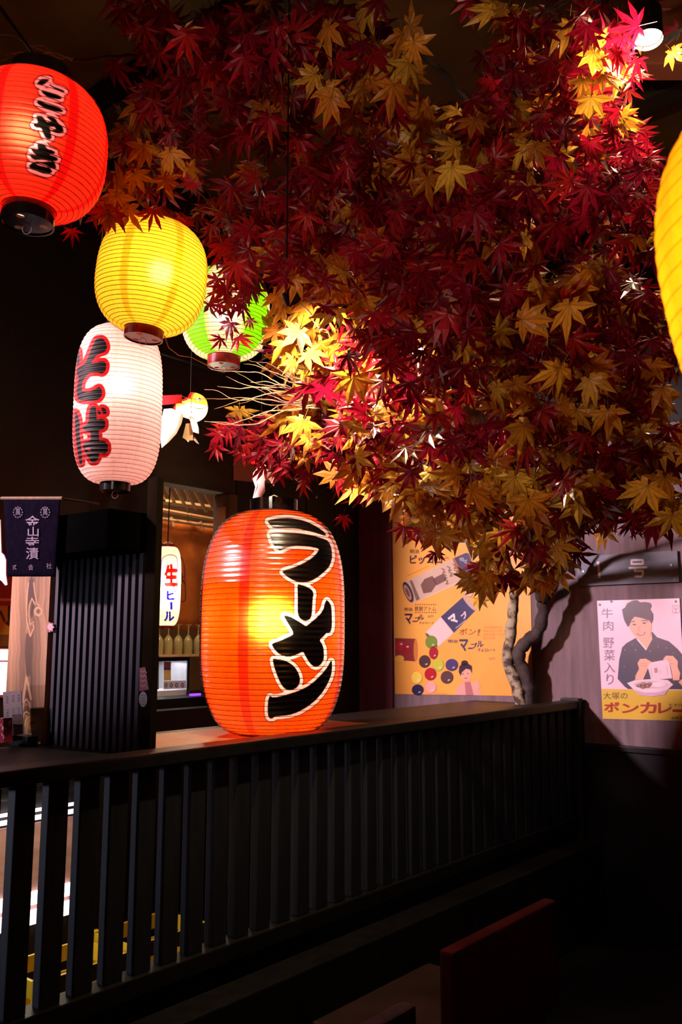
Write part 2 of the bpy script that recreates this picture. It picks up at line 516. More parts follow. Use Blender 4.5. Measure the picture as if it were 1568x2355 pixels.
def lantern(name, label, px, py, Y, rpx, hpx, rct, rcb, p, ribs, base, paint=None, mat=None, capmat=None, capt=0.02, capb=0.035,
            tilt=(0, 0), bulb=(20, (1, .8, .55)), bulb_dz=0.0, bulb_off=(0, 0), rows=None, cols=96, dense=None, amp=0.010, ribw=0.0008, ribmat=None,
            holes=True, cable_to=3.0, q=2.0, ring=True, group=None, cat='lantern', bulb_r=0.03):
    k = mpp(px, py, Y)
    R, H = rpx * k, hpx * k
    C = at(px, py, Y)
    rt, rb = rct * R, rcb * R
    Mt = Matrix.Translation(C) @ Matrix.Rotation(tilt[0], 4, 'Y') @ Matrix.Rotation(tilt[1], 4, 'X')
    root = empty(name, C - Vector((0, 0, H + capb)), label, cat, group)
    # profile, resampled evenly along its length from top to bottom
    zz = H * np.cos(np.linspace(0, math.pi, 800))
    rr = np.where(zz > 0, rt, rb) + (R - np.where(zz > 0, rt, rb)) * (1 - np.abs(zz / H) ** p) ** (1 / q)
    s = np.concatenate([[0], np.cumsum(np.hypot(np.diff(zz), np.diff(rr)))])
    rows = rows or ribs * 4
    si = np.linspace(0, s[-1], rows + 1)
    zi, ri = np.interp(si, s, zz), np.interp(si, s, rr)
    ri = ri - amp * R * np.sin(np.pi * ribs * np.linspace(0, 1, rows + 1)) ** 2
    # azimuths: 0 faces the camera; dense part in front
    face = math.atan2(-C.y, -C.x)
    if dense:
        lo, hi, nd = dense
        a = np.concatenate([np.linspace(lo, hi, nd), np.linspace(hi, lo + 360, cols)[1:-1]])
    else:
        a = np.linspace(-180, 180, cols, endpoint=False)
    th = face + np.radians(a)
    n = len(th)
    X = ri[:, None] * np.cos(th)[None]
    Yy = ri[:, None] * np.sin(th)[None]
    Z = np.repeat(zi[:, None], n, 1)
    V = np.stack([X, Yy, Z], 2).reshape(-1, 3)
    Mn = np.array(Mt)
    W = V @ Mn[:3, :3].T + Mn[:3, 3]
    org = np.array(wloc(root))
    me = bpy.data.meshes.new('shell')
    i, j = np.meshgrid(np.arange(rows), np.arange(n), indexing='ij')
    j2 = (j + 1) % n
    F = np.stack([i * n + j, (i + 1) * n + j, (i + 1) * n + j2, i * n + j2], 2).reshape(-1, 4)
    me.vertices.add(len(W)); me.vertices.foreach_set('co', (W - org).ravel())
    me.loops.add(F.size); me.loops.foreach_set('vertex_index', F.ravel())
    me.polygons.add(len(F)); me.polygons.foreach_set('loop_start', np.arange(0, F.size, 4)); me.polygons.foreach_set('loop_total', np.full(len(F), 4))
    me.polygons.foreach_set('use_smooth', np.ones(len(F), bool))
    me.update(calc_edges=True)
    col = np.ones((len(W), 4)); col[:, :3] = base
    nrm = W - (Mn[:3, 3] + Mn[:3, 2] * V[:, 2:3])
    front = ((np.array(EYE) - W) * nrm).sum(1) > 0
    ang = np.tile(a, rows + 1)
    hz = V[:, 2] / H
    if paint:
        paint(col, project_np(W), front, ang, hz)
    ca = me.color_attributes.new('paint', 'FLOAT_COLOR', 'POINT')
    ca.data.foreach_set('color', col.ravel())
    me.materials.append(mat or M['paper'])
    sh = bpy.data.objects.new('shell', me)
    COL.objects.link(sh)
    sh.parent = root
    # ribs: one wire hoop each
    for kk in range(1, ribs):
        sv = s[-1] * kk / ribs
        r_, z_ = float(np.interp(sv, s, rr)), float(np.interp(sv, s, zz))
        g = np.radians(np.arange(72) * 5.0)
        w_ = ribw
        prof = [(r_ - w_, z_ - w_), (r_ + w_, z_ - w_), (r_ + w_, z_ + w_), (r_ - w_, z_ + w_)]
        MB().lathe(prof, Mt, 72, close=True).build('rib', ribmat or M['rib'], root, smooth=False)
    cm = capmat or M['capblack']
    # caps
    t = 0.004
    MB().lathe([(rt * 1.02, H - 0.006), (rt * 1.02, H + capt), (rt * 1.02 - t, H + capt), (rt * 1.02 - t, H - 0.006)], Mt, 48, True).build('top_collar', cm, root, smooth=False)
    MB().lathe([(rb * 1.02, -H + 0.006), (rb * 1.02 - t, -H + 0.006), (rb * 1.02 - t, -H - capb), (rb * 1.02, -H - capb)], Mt, 48, True).build('bottom_collar', cm, root, smooth=False)
    def disc(z, nm, hol):
        o = [[Vector((rb * 1.0 * math.cos(x), rb * 1.0 * math.sin(x), 0)) for x in np.linspace(0, 2 * math.pi, 40, endpoint=False)]]
        if hol:
            for x0 in (0.4, 2.5, 4.6):
                cx, cy, rr_ = rb * 0.6 * math.cos(x0), rb * 0.6 * math.sin(x0), rb * 0.16
                o.append([Vector((cx + rr_ * math.cos(-x), cy + rr_ * math.sin(-x), 0)) for x in np.linspace(0, 2 * math.pi, 14, endpoint=False)])
        pts = [q_ for lp in o for q_ in lp]
        mb = MB()
        mb.add([Mt @ (q_ + Vector((0, 0, z))) for q_ in pts], [tuple(t_) for t_ in tessellate_polygon(o)])
        return mb.build(nm, cm, root)
    disc(-H - capb + 0.003, 'bottom_plate', holes)
    top = Mt @ Vector((0, 0, H + capt))
    # hanging bar, wire and bottom ring
    MB().tube([Mt @ Vector((-rt, 0, H + capt * 0.6)), Mt @ Vector((0, 0, H + capt + 0.02)), Mt @ Vector((rt, 0, H + capt * 0.6))], 0.002, 5).build('hanger', M['wire'], root)
    if cable_to:
        if not hasattr(cable_to, '__len__'):
            cable_to = (top.x, top.y, cable_to)
        e = Vector(cable_to)
        mid = (top + e) / 2 + Vector((0.004, 0, 0))
        MB().tube([top + Vector((0, 0, 0.012)), mid, e], 0.004, 6).build('cable', M['cable'], root)
    if ring:
        gg = np.linspace(0, 2 * math.pi, 15)
        rc = Mt @ Vector((0, 0, -H - capb - 0.010))
        MB().tube([rc + Vector((math.cos(x) * 0.010, 0, math.sin(x) * 0.012)) for x in gg], 0.0008, 5, cap=False).build('ring', M['wire'], root)
    lamp('bulb_light', 'POINT', Mt @ Vector((bulb_off[0], bulb_off[1], bulb_dz)), bulb[0], bulb[1], bulb_r, parent=root)
    return root

def zoom(pts, off, s):
    return [(off[0] + x / s, off[1] + y / s) for x, y in pts]

def ink(col, P, front, shapes, inkc, outline=None, border=None, holes=(), soft=0.6):
    """brush lettering: black inside, a pale outline of given width, a thin dark border"""
    allp = np.vstack([np.array(x) for x in shapes])
    lo, hi = allp.min(0) - 16, allp.max(0) + 16
    m = front & (P > lo).all(1) & (P < hi).all(1)
    idx = np.where(m)[0]
    Q = P[idx]
    d = np.full(len(Q), 1e9)
    for sp in shapes:
        d = np.minimum(d, sdf(Q, smooth_poly(sp)))
    for h in holes:
        d = np.maximum(d, -sdf(Q, smooth_poly(h)))
    c = col[idx, :3]
    def lay(c, mask_d, cc):
        t = np.clip(0.5 - mask_d / (2 * soft), 0, 1)[:, None]
        return c * (1 - t) + np.array(cc) * t
    if border:
        c = lay(c, d - border[0], border[1])
    if outline:
        c = lay(c, d - outline[0], outline[1])
    c = lay(c, d, inkc)
    col[idx, :3] = c

def band(col, ang, centres, half, colr, mix=1.0):
    for c0 in centres:
        dd = np.abs((ang - c0 + 180) % 360 - 180)
        t = np.clip((half - dd) / 0.8 + 0.5, 0, 1)[:, None] * mix
        col[:, :3] = col[:, :3] * (1 - t) + np.array(colr) * t

# cool unseen lamp added below the counter level to rake the pickets from behind
lamp('picket_fill_spot', 'SPOT', L(-2.0, 0.78, 0.98), 44, (0.84, 0.82, 1.0), 0.06, target=L(0.0, 0.0, 0.76), spot=70, blend=0.6)

# ------------------------------------------------------------------ the setting
UW, VB, ZC = 2.12, 1.42, 3.85
st = lambda o: tag(o, kind='structure')
st(MB().ubox(-6, 5, -5, 6, -0.04, 0).build('floor', M['floor']))
st(MB().ubox(-6, 5, -5, 6, ZC, ZC + 0.05).build('ceiling', M['ceil']))
for i, u in enumerate((-1.6, -0.2, 1.2)):
    st(MB().ubox(u, u + 0.12, -3.0, VB, ZC - 0.16, ZC - 0.001).build('trim_%d' % (10 + i), M['beam'], bevel=0.006))
st(MB().ubox(UW, UW + 0.08, -3.0, VB + 0.1, 0, 2.5).build('wall_right', M['wall']))
st(MB().ubox(UW - 0.01, UW + 0.08, -3.0, VB + 0.1, 2.5, ZC).build('wall_right_upper', M['panelw']))  # upper wall coloured black to stand in for the canopy's shade

WN = -DU                                     # the right wall faces back along the railing
WP = L(UW, 0, 0)
def wz(px, py):
    return on_plane(px, py, WP, WN).z
zw = wz(1500, 1719)
st(MB().ubox(UW - 0.022, UW, -3.0, 1.15, 0, zw - 0.03).build('trim_1', M['wains']))
st(MB().ubox(UW - 0.036, UW, -3.0, 1.15, zw - 0.03, zw).build('trim_2', M['wains'], bevel=0.004))
st(MB().ubox(UW - 0.020, UW, 1.165, VB, 0, ZC - 0.2).build('trim_3', M['redwood'], bevel=0.004))  # red board, its red partly standing for the ramen lantern's glow

BP, BN = L(0, VB, 0), -DV                    # back wall plane, facing the railing
def bu(px, py=1400):
    q = on_plane(px, py, BP, BN) - F0
    return q.dot(DU)
def bz(px, py):
    return on_plane(px, py, BP, BN).z
uo0, uo1 = bu(340, 1300), bu(517, 1300)      # opening to the bar
zh, zs = bz(430, 1118), bz(430, 1612)
T = 0.10
st(MB().ubox(-0.75, uo0, VB, VB + T, 0, ZC).build('wall_back', M['panelw']))
st(MB().ubox(uo0, uo1, VB, VB + T, 0, zs - 0.04).build('wall_back_sill', M['panelw']))
# header boards over the opening
hb = tag(empty('wall_back_header', L(uo0, VB, zh)), kind='structure')
nb = 5
for i in range(nb):
    z0 = zh + (ZC - zh) * i / nb
    z1 = zh + (ZC - zh) * (i + 1) / nb - 0.006
    MB().ubox(uo0 + 0.002, uo1 + 0.07, VB + 0.004 * (i % 2), VB + T, z0, z1).build('plank', M['beam'], hb, bevel=0.003)
# panelled black wall between opening and corner
pw = tag(empty('wall_back_panels', L(uo1, VB, 0)), kind='structure')
cuts = [uo1 + 0.07, bu(620), bu(703), bu(770), UW]
MB().ubox(uo1, uo1 + 0.066, VB - 0.02, VB + T, 0, zh - 0.004).build('post', M['brownwood'], pw, bevel=0.004)
for a, b in zip(cuts, cuts[1:]):
    MB().ubox(a + 0.004, b - 0.004, VB, VB + T, 0, ZC - 0.01).build('panel', M['panelw'], pw, bevel=0.004)
sc_ = on_plane(728, 1143, L(0, VB - 0.002, 0), BN)
MB().lathe([(0.0, 0.004), (0.008, 0.003), (0.010, 0.0)], Matrix.Translation(sc_) @ (BN.to_track_quat('Z', 'Y').to_matrix().to_4x4()), 14).build('screw', M['steel'], pw, smooth=True)
# pale plaster field high beside the opening
q = [on_plane(x, y, L(0, VB - 0.004, 0), BN) for x, y in ((538, 1020), (624, 1030), (624, 1112), (537, 1104))]
st(MB().prism(q, -BN * 0.003).build('wall_back_plaster', M['pinkwall']))
# light edge strip of the opening
q0 = bu(514)
st(MB().ubox(q0 - 0.012, q0 - 0.004, VB - 0.005, VB + 0.05, bz(514, 1212), bz(514, 1166)).build('trim_4', M['palewood']))

# ------------------------------------------------------------------ railing with counter
ZR, ZK = 1.10, 1.075
f_lo, f_hi = 0.53, 1.06
fence = empty('slatted_railing', L(-1.3, 0, 0), 'long black slatted railing with square pickets running to the right wall', 'railing')
MB().ubox(-1.5, 2.09, -0.045, 0.045, f_hi, ZR).build('top_rail', M['rail'], fence, bevel=0.006)
MB().ubox(-1.5, 2.09, -0.035, 0.035, f_lo - 0.05, f_lo).build('bottom_rail', M['rail'], fence, bevel=0.004)
MB().ubox(-1.5, 2.09, -0.015, 0.015, 0, f_lo - 0.05).build('kick_board', M['black'], fence)
MB().ubox(-1.5, 2.09, -0.13, -0.016, 0.0, 0.42).build('plinth', M['rail'], fence, bevel=0.006)
PITCHS, WS, TS = 0.092, 0.056, 0.034
slm = None
org = wloc(fence)
u = -1.44
while u < 2.04:
    if slm is None:
        o = MB().ubox(u, u + WS, -TS / 2, TS / 2, f_lo, f_hi).build('slat', M['slat'], fence, bevel=0.003)
        slm, u00 = o.data, u
    else:
        o = bpy.data.objects.new('slat', slm); COL.objects.link(o); o.parent = fence
        o.location = DU * (u - u00)
    u += PITCHS
MB().ubox(2.045, 2.10, -0.05, 0.05, 0, ZR + 0.012).build('end_post', M['rail'], fence, bevel=0.004)

ct = MB().ubox(-1.5, 2.10, 0.05, 0.60, 1.04, ZK).build('counter_top', M['rail'], bevel=0.004)
tag(ct, 'dark varnished counter top behind the slatted railing', 'counter')
for a in (-1.45, 0.3, 1.95):
    MB().ubox(a, a + 0.05, 0.5, 0.55, 0, 1.04).build('leg', M['black'], ct, bevel=0.003)
RAMZ = at(627, 1427, 3.14).z - 251 * mpp(627, 1427, 3.14) - 0.0045
# pale plank on the counter under the big lantern
def fu(px, py, v, z=None):
    q_ = on_plane(px, py, L(0, v, 0), BN) - F0
    return q_.dot(DU)
pl = MB().ubox(fu(392, 1700, 0.05), fu(905, 1655, 0.05), 0.052, 0.50, ZK, RAMZ).build('pale_plank', M['palewood'], bevel=0.003)
tag(pl, 'pale wooden plank lying on the counter under the ramen lantern', 'plank')

# ------------------------------------------------------------------ slat screen, posts, shading box
US = -0.607
SN = -DU
def sv(px, py=1500, u=US):
    return (on_plane(px, py, L(u, 0, 0), SN) - F0).dot(DV)
scr = empty('slat_screen', L(US, 0.3, ZK), 'charcoal screen of narrow vertical slats standing on the counter', 'screen')
v0, v1 = sv(329), sv(121)
MB().ubox(US + 0.008, US + 0.016, v0 - 0.005, v1, ZK, 1.664).build('backing_panel', M['black'], scr)
n = 14
pt_ = (v1 - v0) / n
sm0 = None
for i in range(n):
    if sm0 is None:
        o = MB().ubox(US - 0.012, US + 0.008, v0, v0 + pt_ * 0.52, ZK, 1.664).build('slat', M['screen'], scr, bevel=0.002); sm0 = o.data
    else:
        o = bpy.data.objects.new('slat', sm0); COL.objects.link(o); o.parent = scr
        o.location = DV * (pt_ * i)
po = MB().ubox(US - 0.012, US + 0.012, sv(358), sv(334), ZK, 1.89).build('wooden_post', M['dimwood'], bevel=0.004)
tag(po, 'slim dark brown post at the right end of the slat screen', 'post')
ev = MB().ubox(US - 0.14, US + 0.02, 0.115, 0.583, 1.665, 1.785).build('shading_box', M['matte'], bevel=0.004)  # black box added to keep the upper part of the screen in shade
tag(ev, 'black pelmet box above the slat screen', 'shading')
# stickers on the screen
rs = Print(L(US - 0.0125, 0, 0), SN, (0, 1100), 3.57)
k_ = empty('red_tag', on_plane(328, 1560, L(US - 0.0125, 0, 0), SN), 'small red paper tag with scribbled lettering on the slat screen', 'tag')
q = [on_plane(x, y, L(US - 0.014, 0, 0), SN) for x, y in ((321, 1536), (334, 1534), (342, 1586), (320, 1590))]
MB().prism(q, -SN * 0.001).build('paper', nmat('tag_red', (0.16, 0.03, 0.04), (0.12, 0.02, 0.03), 30, 0.6), k_)
pr = Print(L(US - 0.0145, 0, 0), SN)
for j in range(4):
    y_ = 1542 + j * 11
    pr.line([(323, y_), (328, y_ + 4), (333, y_ - 1), (337, y_ + 6)], 1.4, (0.30, 0.20, 0.20), 1)
pr.build('lettering', M['prt'], k_)
k_ = empty('white_sticker', on_plane(329, 1608, L(US - 0.0125, 0, 0), SN), 'round white sticker below the red tag on the screen', 'sticker')
pr = Print(L(US - 0.0138, 0, 0), SN)
pr.ell(329, 1608, 9.5, 18, (0.20, 0.15, 0.17), 1)
for j in range(4):
    pr.line([(323, 1598 + j * 7), (335, 1600 + j * 7)], 1.2, (0.07, 0.05, 0.06), 2)
pr.build('disc', M['prt'], k_)

# cedar board with knots
Z5 = (0, 1340, 6.2)
vb0, vb1 = sv(121), sv(31)
nz_, nv_ = 330, 80
zs_ = np.linspace(ZK, 1.815, nz_); vs_ = np.linspace(vb0 + 0.002, vb1, nv_)
G = np.array([[tuple(L(US - 0.02, b, a)) for b in vs_] for a in zs_]).reshape(-1, 3)
PX = project_np(G)
zx, zy = PX[:, 0] * 6.2, (PX[:, 1] - 1340) * 6.2
rng = np.random.default_rng(3)
Zp = np.stack([zx, zy], 1)
wob = 9 * np.sin(zy / 170.0) + 5 * np.sin(zy / 63.0 + 2)
xw = zx + wob + 40 * np.exp(-((zy - 410) / 170) ** 2) * np.sign(zx - 470) * np.exp(-np.abs(zx - 470) / 160)
streak = np.zeros(len(zx))
for f_, a_, p_ in ((0.052, 0.30, 0.3), (0.118, 0.26, 1.9), (0.205, 0.22, 0.7), (0.031, 0.35, 2.4), (0.29, 0.14, 0.1)):
    streak += a_ * np.sin(xw * f_ + p_ + 0.6 * np.sin(zy / 420.0 + p_))
edge = np.clip(np.abs(zx - 470 + (zy - 400) * 0.04) / 260.0, 0, 1)
tone = np.clip(0.28 + 0.48 * edge ** 1.5 + 0.24 * streak, 0.05, 1)
def soft(d, w_):
    return np.clip(0.5 - d / (2 * w_), 0, 1)
for pl_, t_ in (([(420, -60), (480, -60), (500, 100), (530, 300), (450, 225), (405, 330), (405, 560), (385, 560), (385, 300), (400, 100)], 0.06),
                ([(452, 275), (500, 335), (485, 420), (448, 530), (425, 430)], 0.04), ([(372, 690), (432, 772), (482, 640), (460, 900), (440, 1340), (372, 1340), (352, 1000)], 0.12),
                ([(380, 1500), (425, 1620), (440, 1720), (340, 1720), (355, 1600)], 0.08), ([(385, 1730), (435, 1840), (450, 1900), (330, 1880), (345, 1800)], 0.06), ([(360, 1900), (400, 1960), (330, 2010)], 0.05)):
    k_ = soft(sdf(Zp, smooth_poly(pl_)), 9.0)
    tone = tone * (1 - k_) + t_ * k_
for ln_, wd_ in (([(405, 0), (388, 150), (378, 350), (382, 560), (432, 765), (480, 640), (470, 600)], 9), ([(480, 0), (495, 130), (525, 300), (560, 330)], 8), ([(455, 225), (415, 330), (410, 480), (430, 600), (480, 560)], 7), ([(455, 225), (500, 310)], 7),
                 ([(330, 1700), (350, 1520), (375, 1345), (400, 1450), (440, 1660)], 15), ([(318, 1830), (345, 1700), (380, 1660), (420, 1720), (445, 1880)], 9), ([(315, 1960), (345, 1860), (380, 1840), (420, 1870)], 9)):
    for (x0, y0), (x1, y1) in zip(ln_, ln_[1:]):
        ab = np.array((x1 - x0, y1 - y0), float); t = np.clip(((Zp - (x0, y0)) @ ab) / (ab @ ab), 0, 1)
        d_ = np.hypot(*(Zp - (np.array((x0, y0)) + t[:, None] * ab)).T)
        k_ = soft(d_ - wd_, 5.0)
        tone = np.maximum(tone, k_ * 0.95)
k1 = np.hypot(zx - 545, (zy - 410) / 1.1); k2 = np.hypot(zx - 455, (zy - 2000) / 1.15)
tone = np.where(k1 < 66, 0.72 + 0.22 * np.sin(k1 / 6.0), tone); tone = np.where(k1 < 34, 0.30, tone); tone = np.where(k1 < 12, 0.02, tone)
tone = np.where(k2 < 105, 0.60 + 0.25 * np.sin(k2 / 7.0 + 2 * np.arctan2(zy - 2000, zx - 455)), tone); tone = np.where(k2 < 32, 0.14, tone)
c_l, c_d = np.array((0.30, 0.16, 0.085)), np.array((0.024, 0.013, 0.011))
cols_ = c_d + (c_l - c_d) * np.clip(tone, 0, 1)[:, None]
gold = np.exp(-(k2 / 115) ** 2)[:, None] * 0.6
cols_ = cols_ * (1 - gold) + gold * np.array((0.50, 0.25, 0.04)) * (0.3 + 0.9 * tone[:, None])
cb = empty('cedar_board', L(US, (vb0 + vb1) / 2, ZK), 'broad knotty cedar board standing left of the slat screen', 'board')
MB().ubox(US - 0.019, US + 0.02, vb0 + 0.002, vb1, ZK, 1.815).build('core', M['palewood'], cb)
org = np.array(wloc(cb))
me = bpy.data.meshes.new('grain_face')
F = [(i * nv_ + j, i * nv_ + j + 1, (i + 1) * nv_ + j + 1, (i + 1) * nv_ + j) for i in range(nz_ - 1) for j in range(nv_ - 1)]
me.from_pydata((G - org).tolist(), [], F)
ca = me.color_attributes.new('paint', 'FLOAT_COLOR', 'POINT')
ca.data.foreach_set('color', np.hstack([cols_, np.ones((len(cols_), 1))]).ravel())
me.materials.append(M['woodgrain'])
o = bpy.data.objects.new('grain_face', me); COL.objects.link(o); o.parent = cb
# flower sticker on the board
k_ = empty('flower_sticker', on_plane(115, 1443, L(US - 0.021, 0, 0), SN), 'small pink flower sticker on the cedar board', 'sticker')
pr = Print(L(US - 0.0205, 0, 0), SN, (0, 1340), 6.2)
for j in range(7):
    a_ = j * 2 * math.pi / 7
    pr.ell(712 + 44 * math.cos(a_), 635 + 56 * math.sin(a_), 18, 20, (0.20, 0.07, 0.09), 1, n=10)
pr.ell(715, 632, 38, 48, (0.34, 0.19, 0.20), 2)
pr.line([(700, 605), (728, 630), (705, 655)], 7, (0.35, 0.12, 0.14), 3)
pr.build('petals', M['prt'], k_)

# navy shop cloth with white lettering hanging before the board
UN = US - 0.160
nv = empty('shop_cloth', on_plane(75, 1326, L(UN, 0, 0), SN), 'dark navy shop cloth with pale vertical lettering over the cedar board', 'cloth')
N_, Mz = 26, 18
V_, F_ = [], []
for i in range(Mz + 1):
    for j in range(N_ + 1):
        a, b = j / N_, i / Mz
        x_ = (8 + 12 * b) * (1 - a) + (139 - 12 * b) * a
        y_ = 1148 + (1326 - 1148) * b
        wv_ = 0.0025 * math.sin(a * 14 + 1.5 * b) * (0.3 + 0.7 * b)
        V_.append(on_plane(x_, y_, L(UN, 0, 0), SN) + SN * wv_)
for i in range(Mz):
    for j in range(N_):
        F_.append((i * (N_ + 1) + j, i * (N_ + 1) + j + 1, (i + 1) * (N_ + 1) + j + 1, (i + 1) * (N_ + 1) + j))
o = MB().add(V_, F_).build('sheet', M['navy_cloth'], nv, smooth=True)
md = o.modifiers.new('thick', 'SOLIDIFY'); md.thickness = 0.002; md.offset = 0
pr = Print(L(UN - 0.0042, 0, 0), SN, (0, 1140), 10.453)
tc_ = (0.075, 0.055, 0.085)
for ch, bb in (('金', (610, 480, 950, 745)), ('山', (665, 748, 930, 980)), ('寺', (610, 985, 940, 1225)), ('漬', (620, 1245, 930, 1530))):
    pr.text(ch, bb, tc_, 1, 0.012); pr.flush('lettering', M['prt'], nv)
for ch, bb in (('式', (300, 1660, 395, 1780)), ('会', (680, 1650, 800, 1790)), ('社', (1110, 1620, 1245, 1755))):
    pr.text(ch, bb, (0.075, 0.052, 0.082), 1, 0.004); pr.flush('lettering', M['prt'], nv)
for cx_ in (430, 1085):
    for j in range(12):
        a_ = j * math.pi / 6
        pr.ell(cx_ + 105 * math.cos(a_), 400 + 125 * math.sin(a_), 17, 22, (0.014, 0.008, 0.026), 1, rot=a_, n=10)
    pr.text('萬', (cx_ - 58, 300, cx_ + 58, 470), (0.05, 0.032, 0.07), 2); pr.flush('crest', M['prt'], nv)
MB().tube([on_plane(4, 1146, L(UN, 0, 0), SN), on_plane(145, 1146, L(UN, 0, 0), SN)], 0.006, 8).build('rod', M['brownwood'], nv)
for x_ in (10, 138):
    a_ = on_plane(x_, 1146, L(UN, 0, 0), SN)
    MB().tube([a_, a_ - SN * 0.14], 0.004, 5).build('bracket', M['cable'], nv)

# menu card on its stand
q = [on_plane(x, y, L(US - 0.10, 0, 0), SN) for x, y in ((6.5, 1591.6), (48, 1588), (54, 1687), (10, 1697))]
mc = empty('menu_card', (q[2] + q[3]) / 2 - Vector((0, 0, 0.03)), 'small upright menu card on a black stand beside the cedar board', 'menu card')
MB().prism(q, -SN * 0.002).build('card', nmat('card_paper', (0.15, 0.105, 0.105), (0.12, 0.085, 0.085), 20, 0.7), mc)
pr = Print(L(US - 0.1005, 0, 0), SN, (0, 1340), 6.2)
random.seed(4)
for (x_, y_) in [(100, 1680), (185, 1660), (265, 1650), (105, 1870), (188, 1850), (270, 1840), (108, 2055), (195, 2035), (275, 2020)]:
    for j in range(4):
        yy = y_ - 50 + j * 28
        pr.line([(x_ - 16, yy + random.uniform(-6, 6)), (x_ + random.uniform(-6, 8), yy + random.uniform(-4, 10)), (x_ + 16, yy + random.uniform(-6, 6))], 8, (0.06, 0.035, 0.045), 1)
pr.build('lettering', M['prt'], mc)
a_ = on_plane(20, 1695, L(US - 0.10, 0, 0), SN); b_ = on_plane(62, 1690, L(US - 0.10, 0, 0), SN)
hz_ = (a_ + b_) / 2
MB().box(Vector((hz_.x, hz_.y, (ZK + a_.z) / 2 + 0.004)) - SN * 0.02, ((b_ - a_).length / 2, 0.02, (a_.z - ZK) / 2 + 0.004), X=DV, Y=DU).build('stand', M['black'], mc, bevel=0.002)

# shop beyond on the far left: cloth sign, lit window
VS = VB - 0.04
Sp, Sn = L(0, VS, 0), BN
sg = empty('cloth_sign', on_plane(10, 1490, Sp, Sn), 'yellow and red cloth sign with a black stroke at the left edge', 'sign')
pr = Print(Sp, Sn, (0, 1340), 6.2)
pr.poly([(-200, -300), (240, -300), (235, 100), (215, 330), (-200, 330)], (0.20, 0.010, 0.012), 1)
pr.poly([(-200, 225), (220, 225), (220, 262), (-200, 262)], (0.55, 0.28, 0.10), 2)
pr.poly([(-200, 330), (215, 330), (205, 740), (-200, 740)], (0.38, 0.26, 0.020), 1)
pr.poly([(-200, 740), (205, 740), (200, 915), (-200, 915)], (0.14, 0.075, 0.015), 1)
pr.poly([(-20, 400), (20, 400), (85, 545), (55, 570)], (0.015, 0.008, 0.006), 2)
pr.poly([(110, 330), (168, 325), (158, 590), (122, 622), (68, 578), (108, 540)], (0.015, 0.008, 0.006), 2)
pr.build('print', M['prt'], sg)
q = [on_plane(x / 6.2, 1340 + y / 6.2, Sp - Sn * 0.0, Sn) for x, y in ((-200, -300), (240, -300), (200, 915), (-200, 915))]
MB().prism(q, -Sn * 0.004).build('cloth', M['orange_cloth'], sg)
wn = tag(empty('window_1', on_plane(5, 1700, Sp, Sn)), kind='structure')
for x0, x1, y0, y1 in ((-200, 126, 952, 1108), (134, 192, 952, 1108), (-200, 152, 1132, 1600), (158, 185, 1132, 1600)):
    q = [on_plane(x / 6.2, 1340 + y / 6.2, Sp, Sn) for x, y in ((x0, y0), (x1, y0), (x1, y1), (x0, y1))]
    MB().prism(q, -Sn * 0.003).build('pane', M['windowlight'], wn)
q = [on_plane(x / 6.2, 1340 + y / 6.2, Sp - Sn * 0.006, Sn) for x, y in ((-200, 930), (215, 930), (215, 1640), (-200, 1640))]
MB().prism(q, -Sn * 0.01).build('frame', M['steel'], wn)
# white cloth tail in front of the sign
q = zoom([(-60, 500), (30, 600), (55, 1370), (120, 1440), (165, 1560), (165, 1900), (200, 2140), (150, 2160), (60, 2050), (-60, 1980)], (0, 1140), 10.453)
q = [on_plane(x, y, L(US + 0.02, 0, 0) - SN * 0.15, SN) for x, y in q]
wt = MB().prism(q, SN * 0.004).build('white_streamer', nmat('white_streamer', (0.55, 0.40, 0.48), (0.48, 0.34, 0.42), 10, 0.8))
tag(wt, 'white cloth streamer hanging at the left edge beside the navy cloth', 'streamer')
# small red and white pack by the menu card
q = [on_plane(x, y, L(US - 0.16, 0, 0), SN) for x, y in ((-14, 1652), (7.5, 1652), (8.5, 1708), (-14, 1710))]
rp = MB().prism(q, -SN * 0.03).build('red_packet', nmat('red_packet', (0.22, 0.01, 0.025), (0.4, 0.3, 0.3), 60, 0.4, contrast=(0.55, 0.6)))
tag(rp, 'red and white packet at the far left of the counter', 'packet')

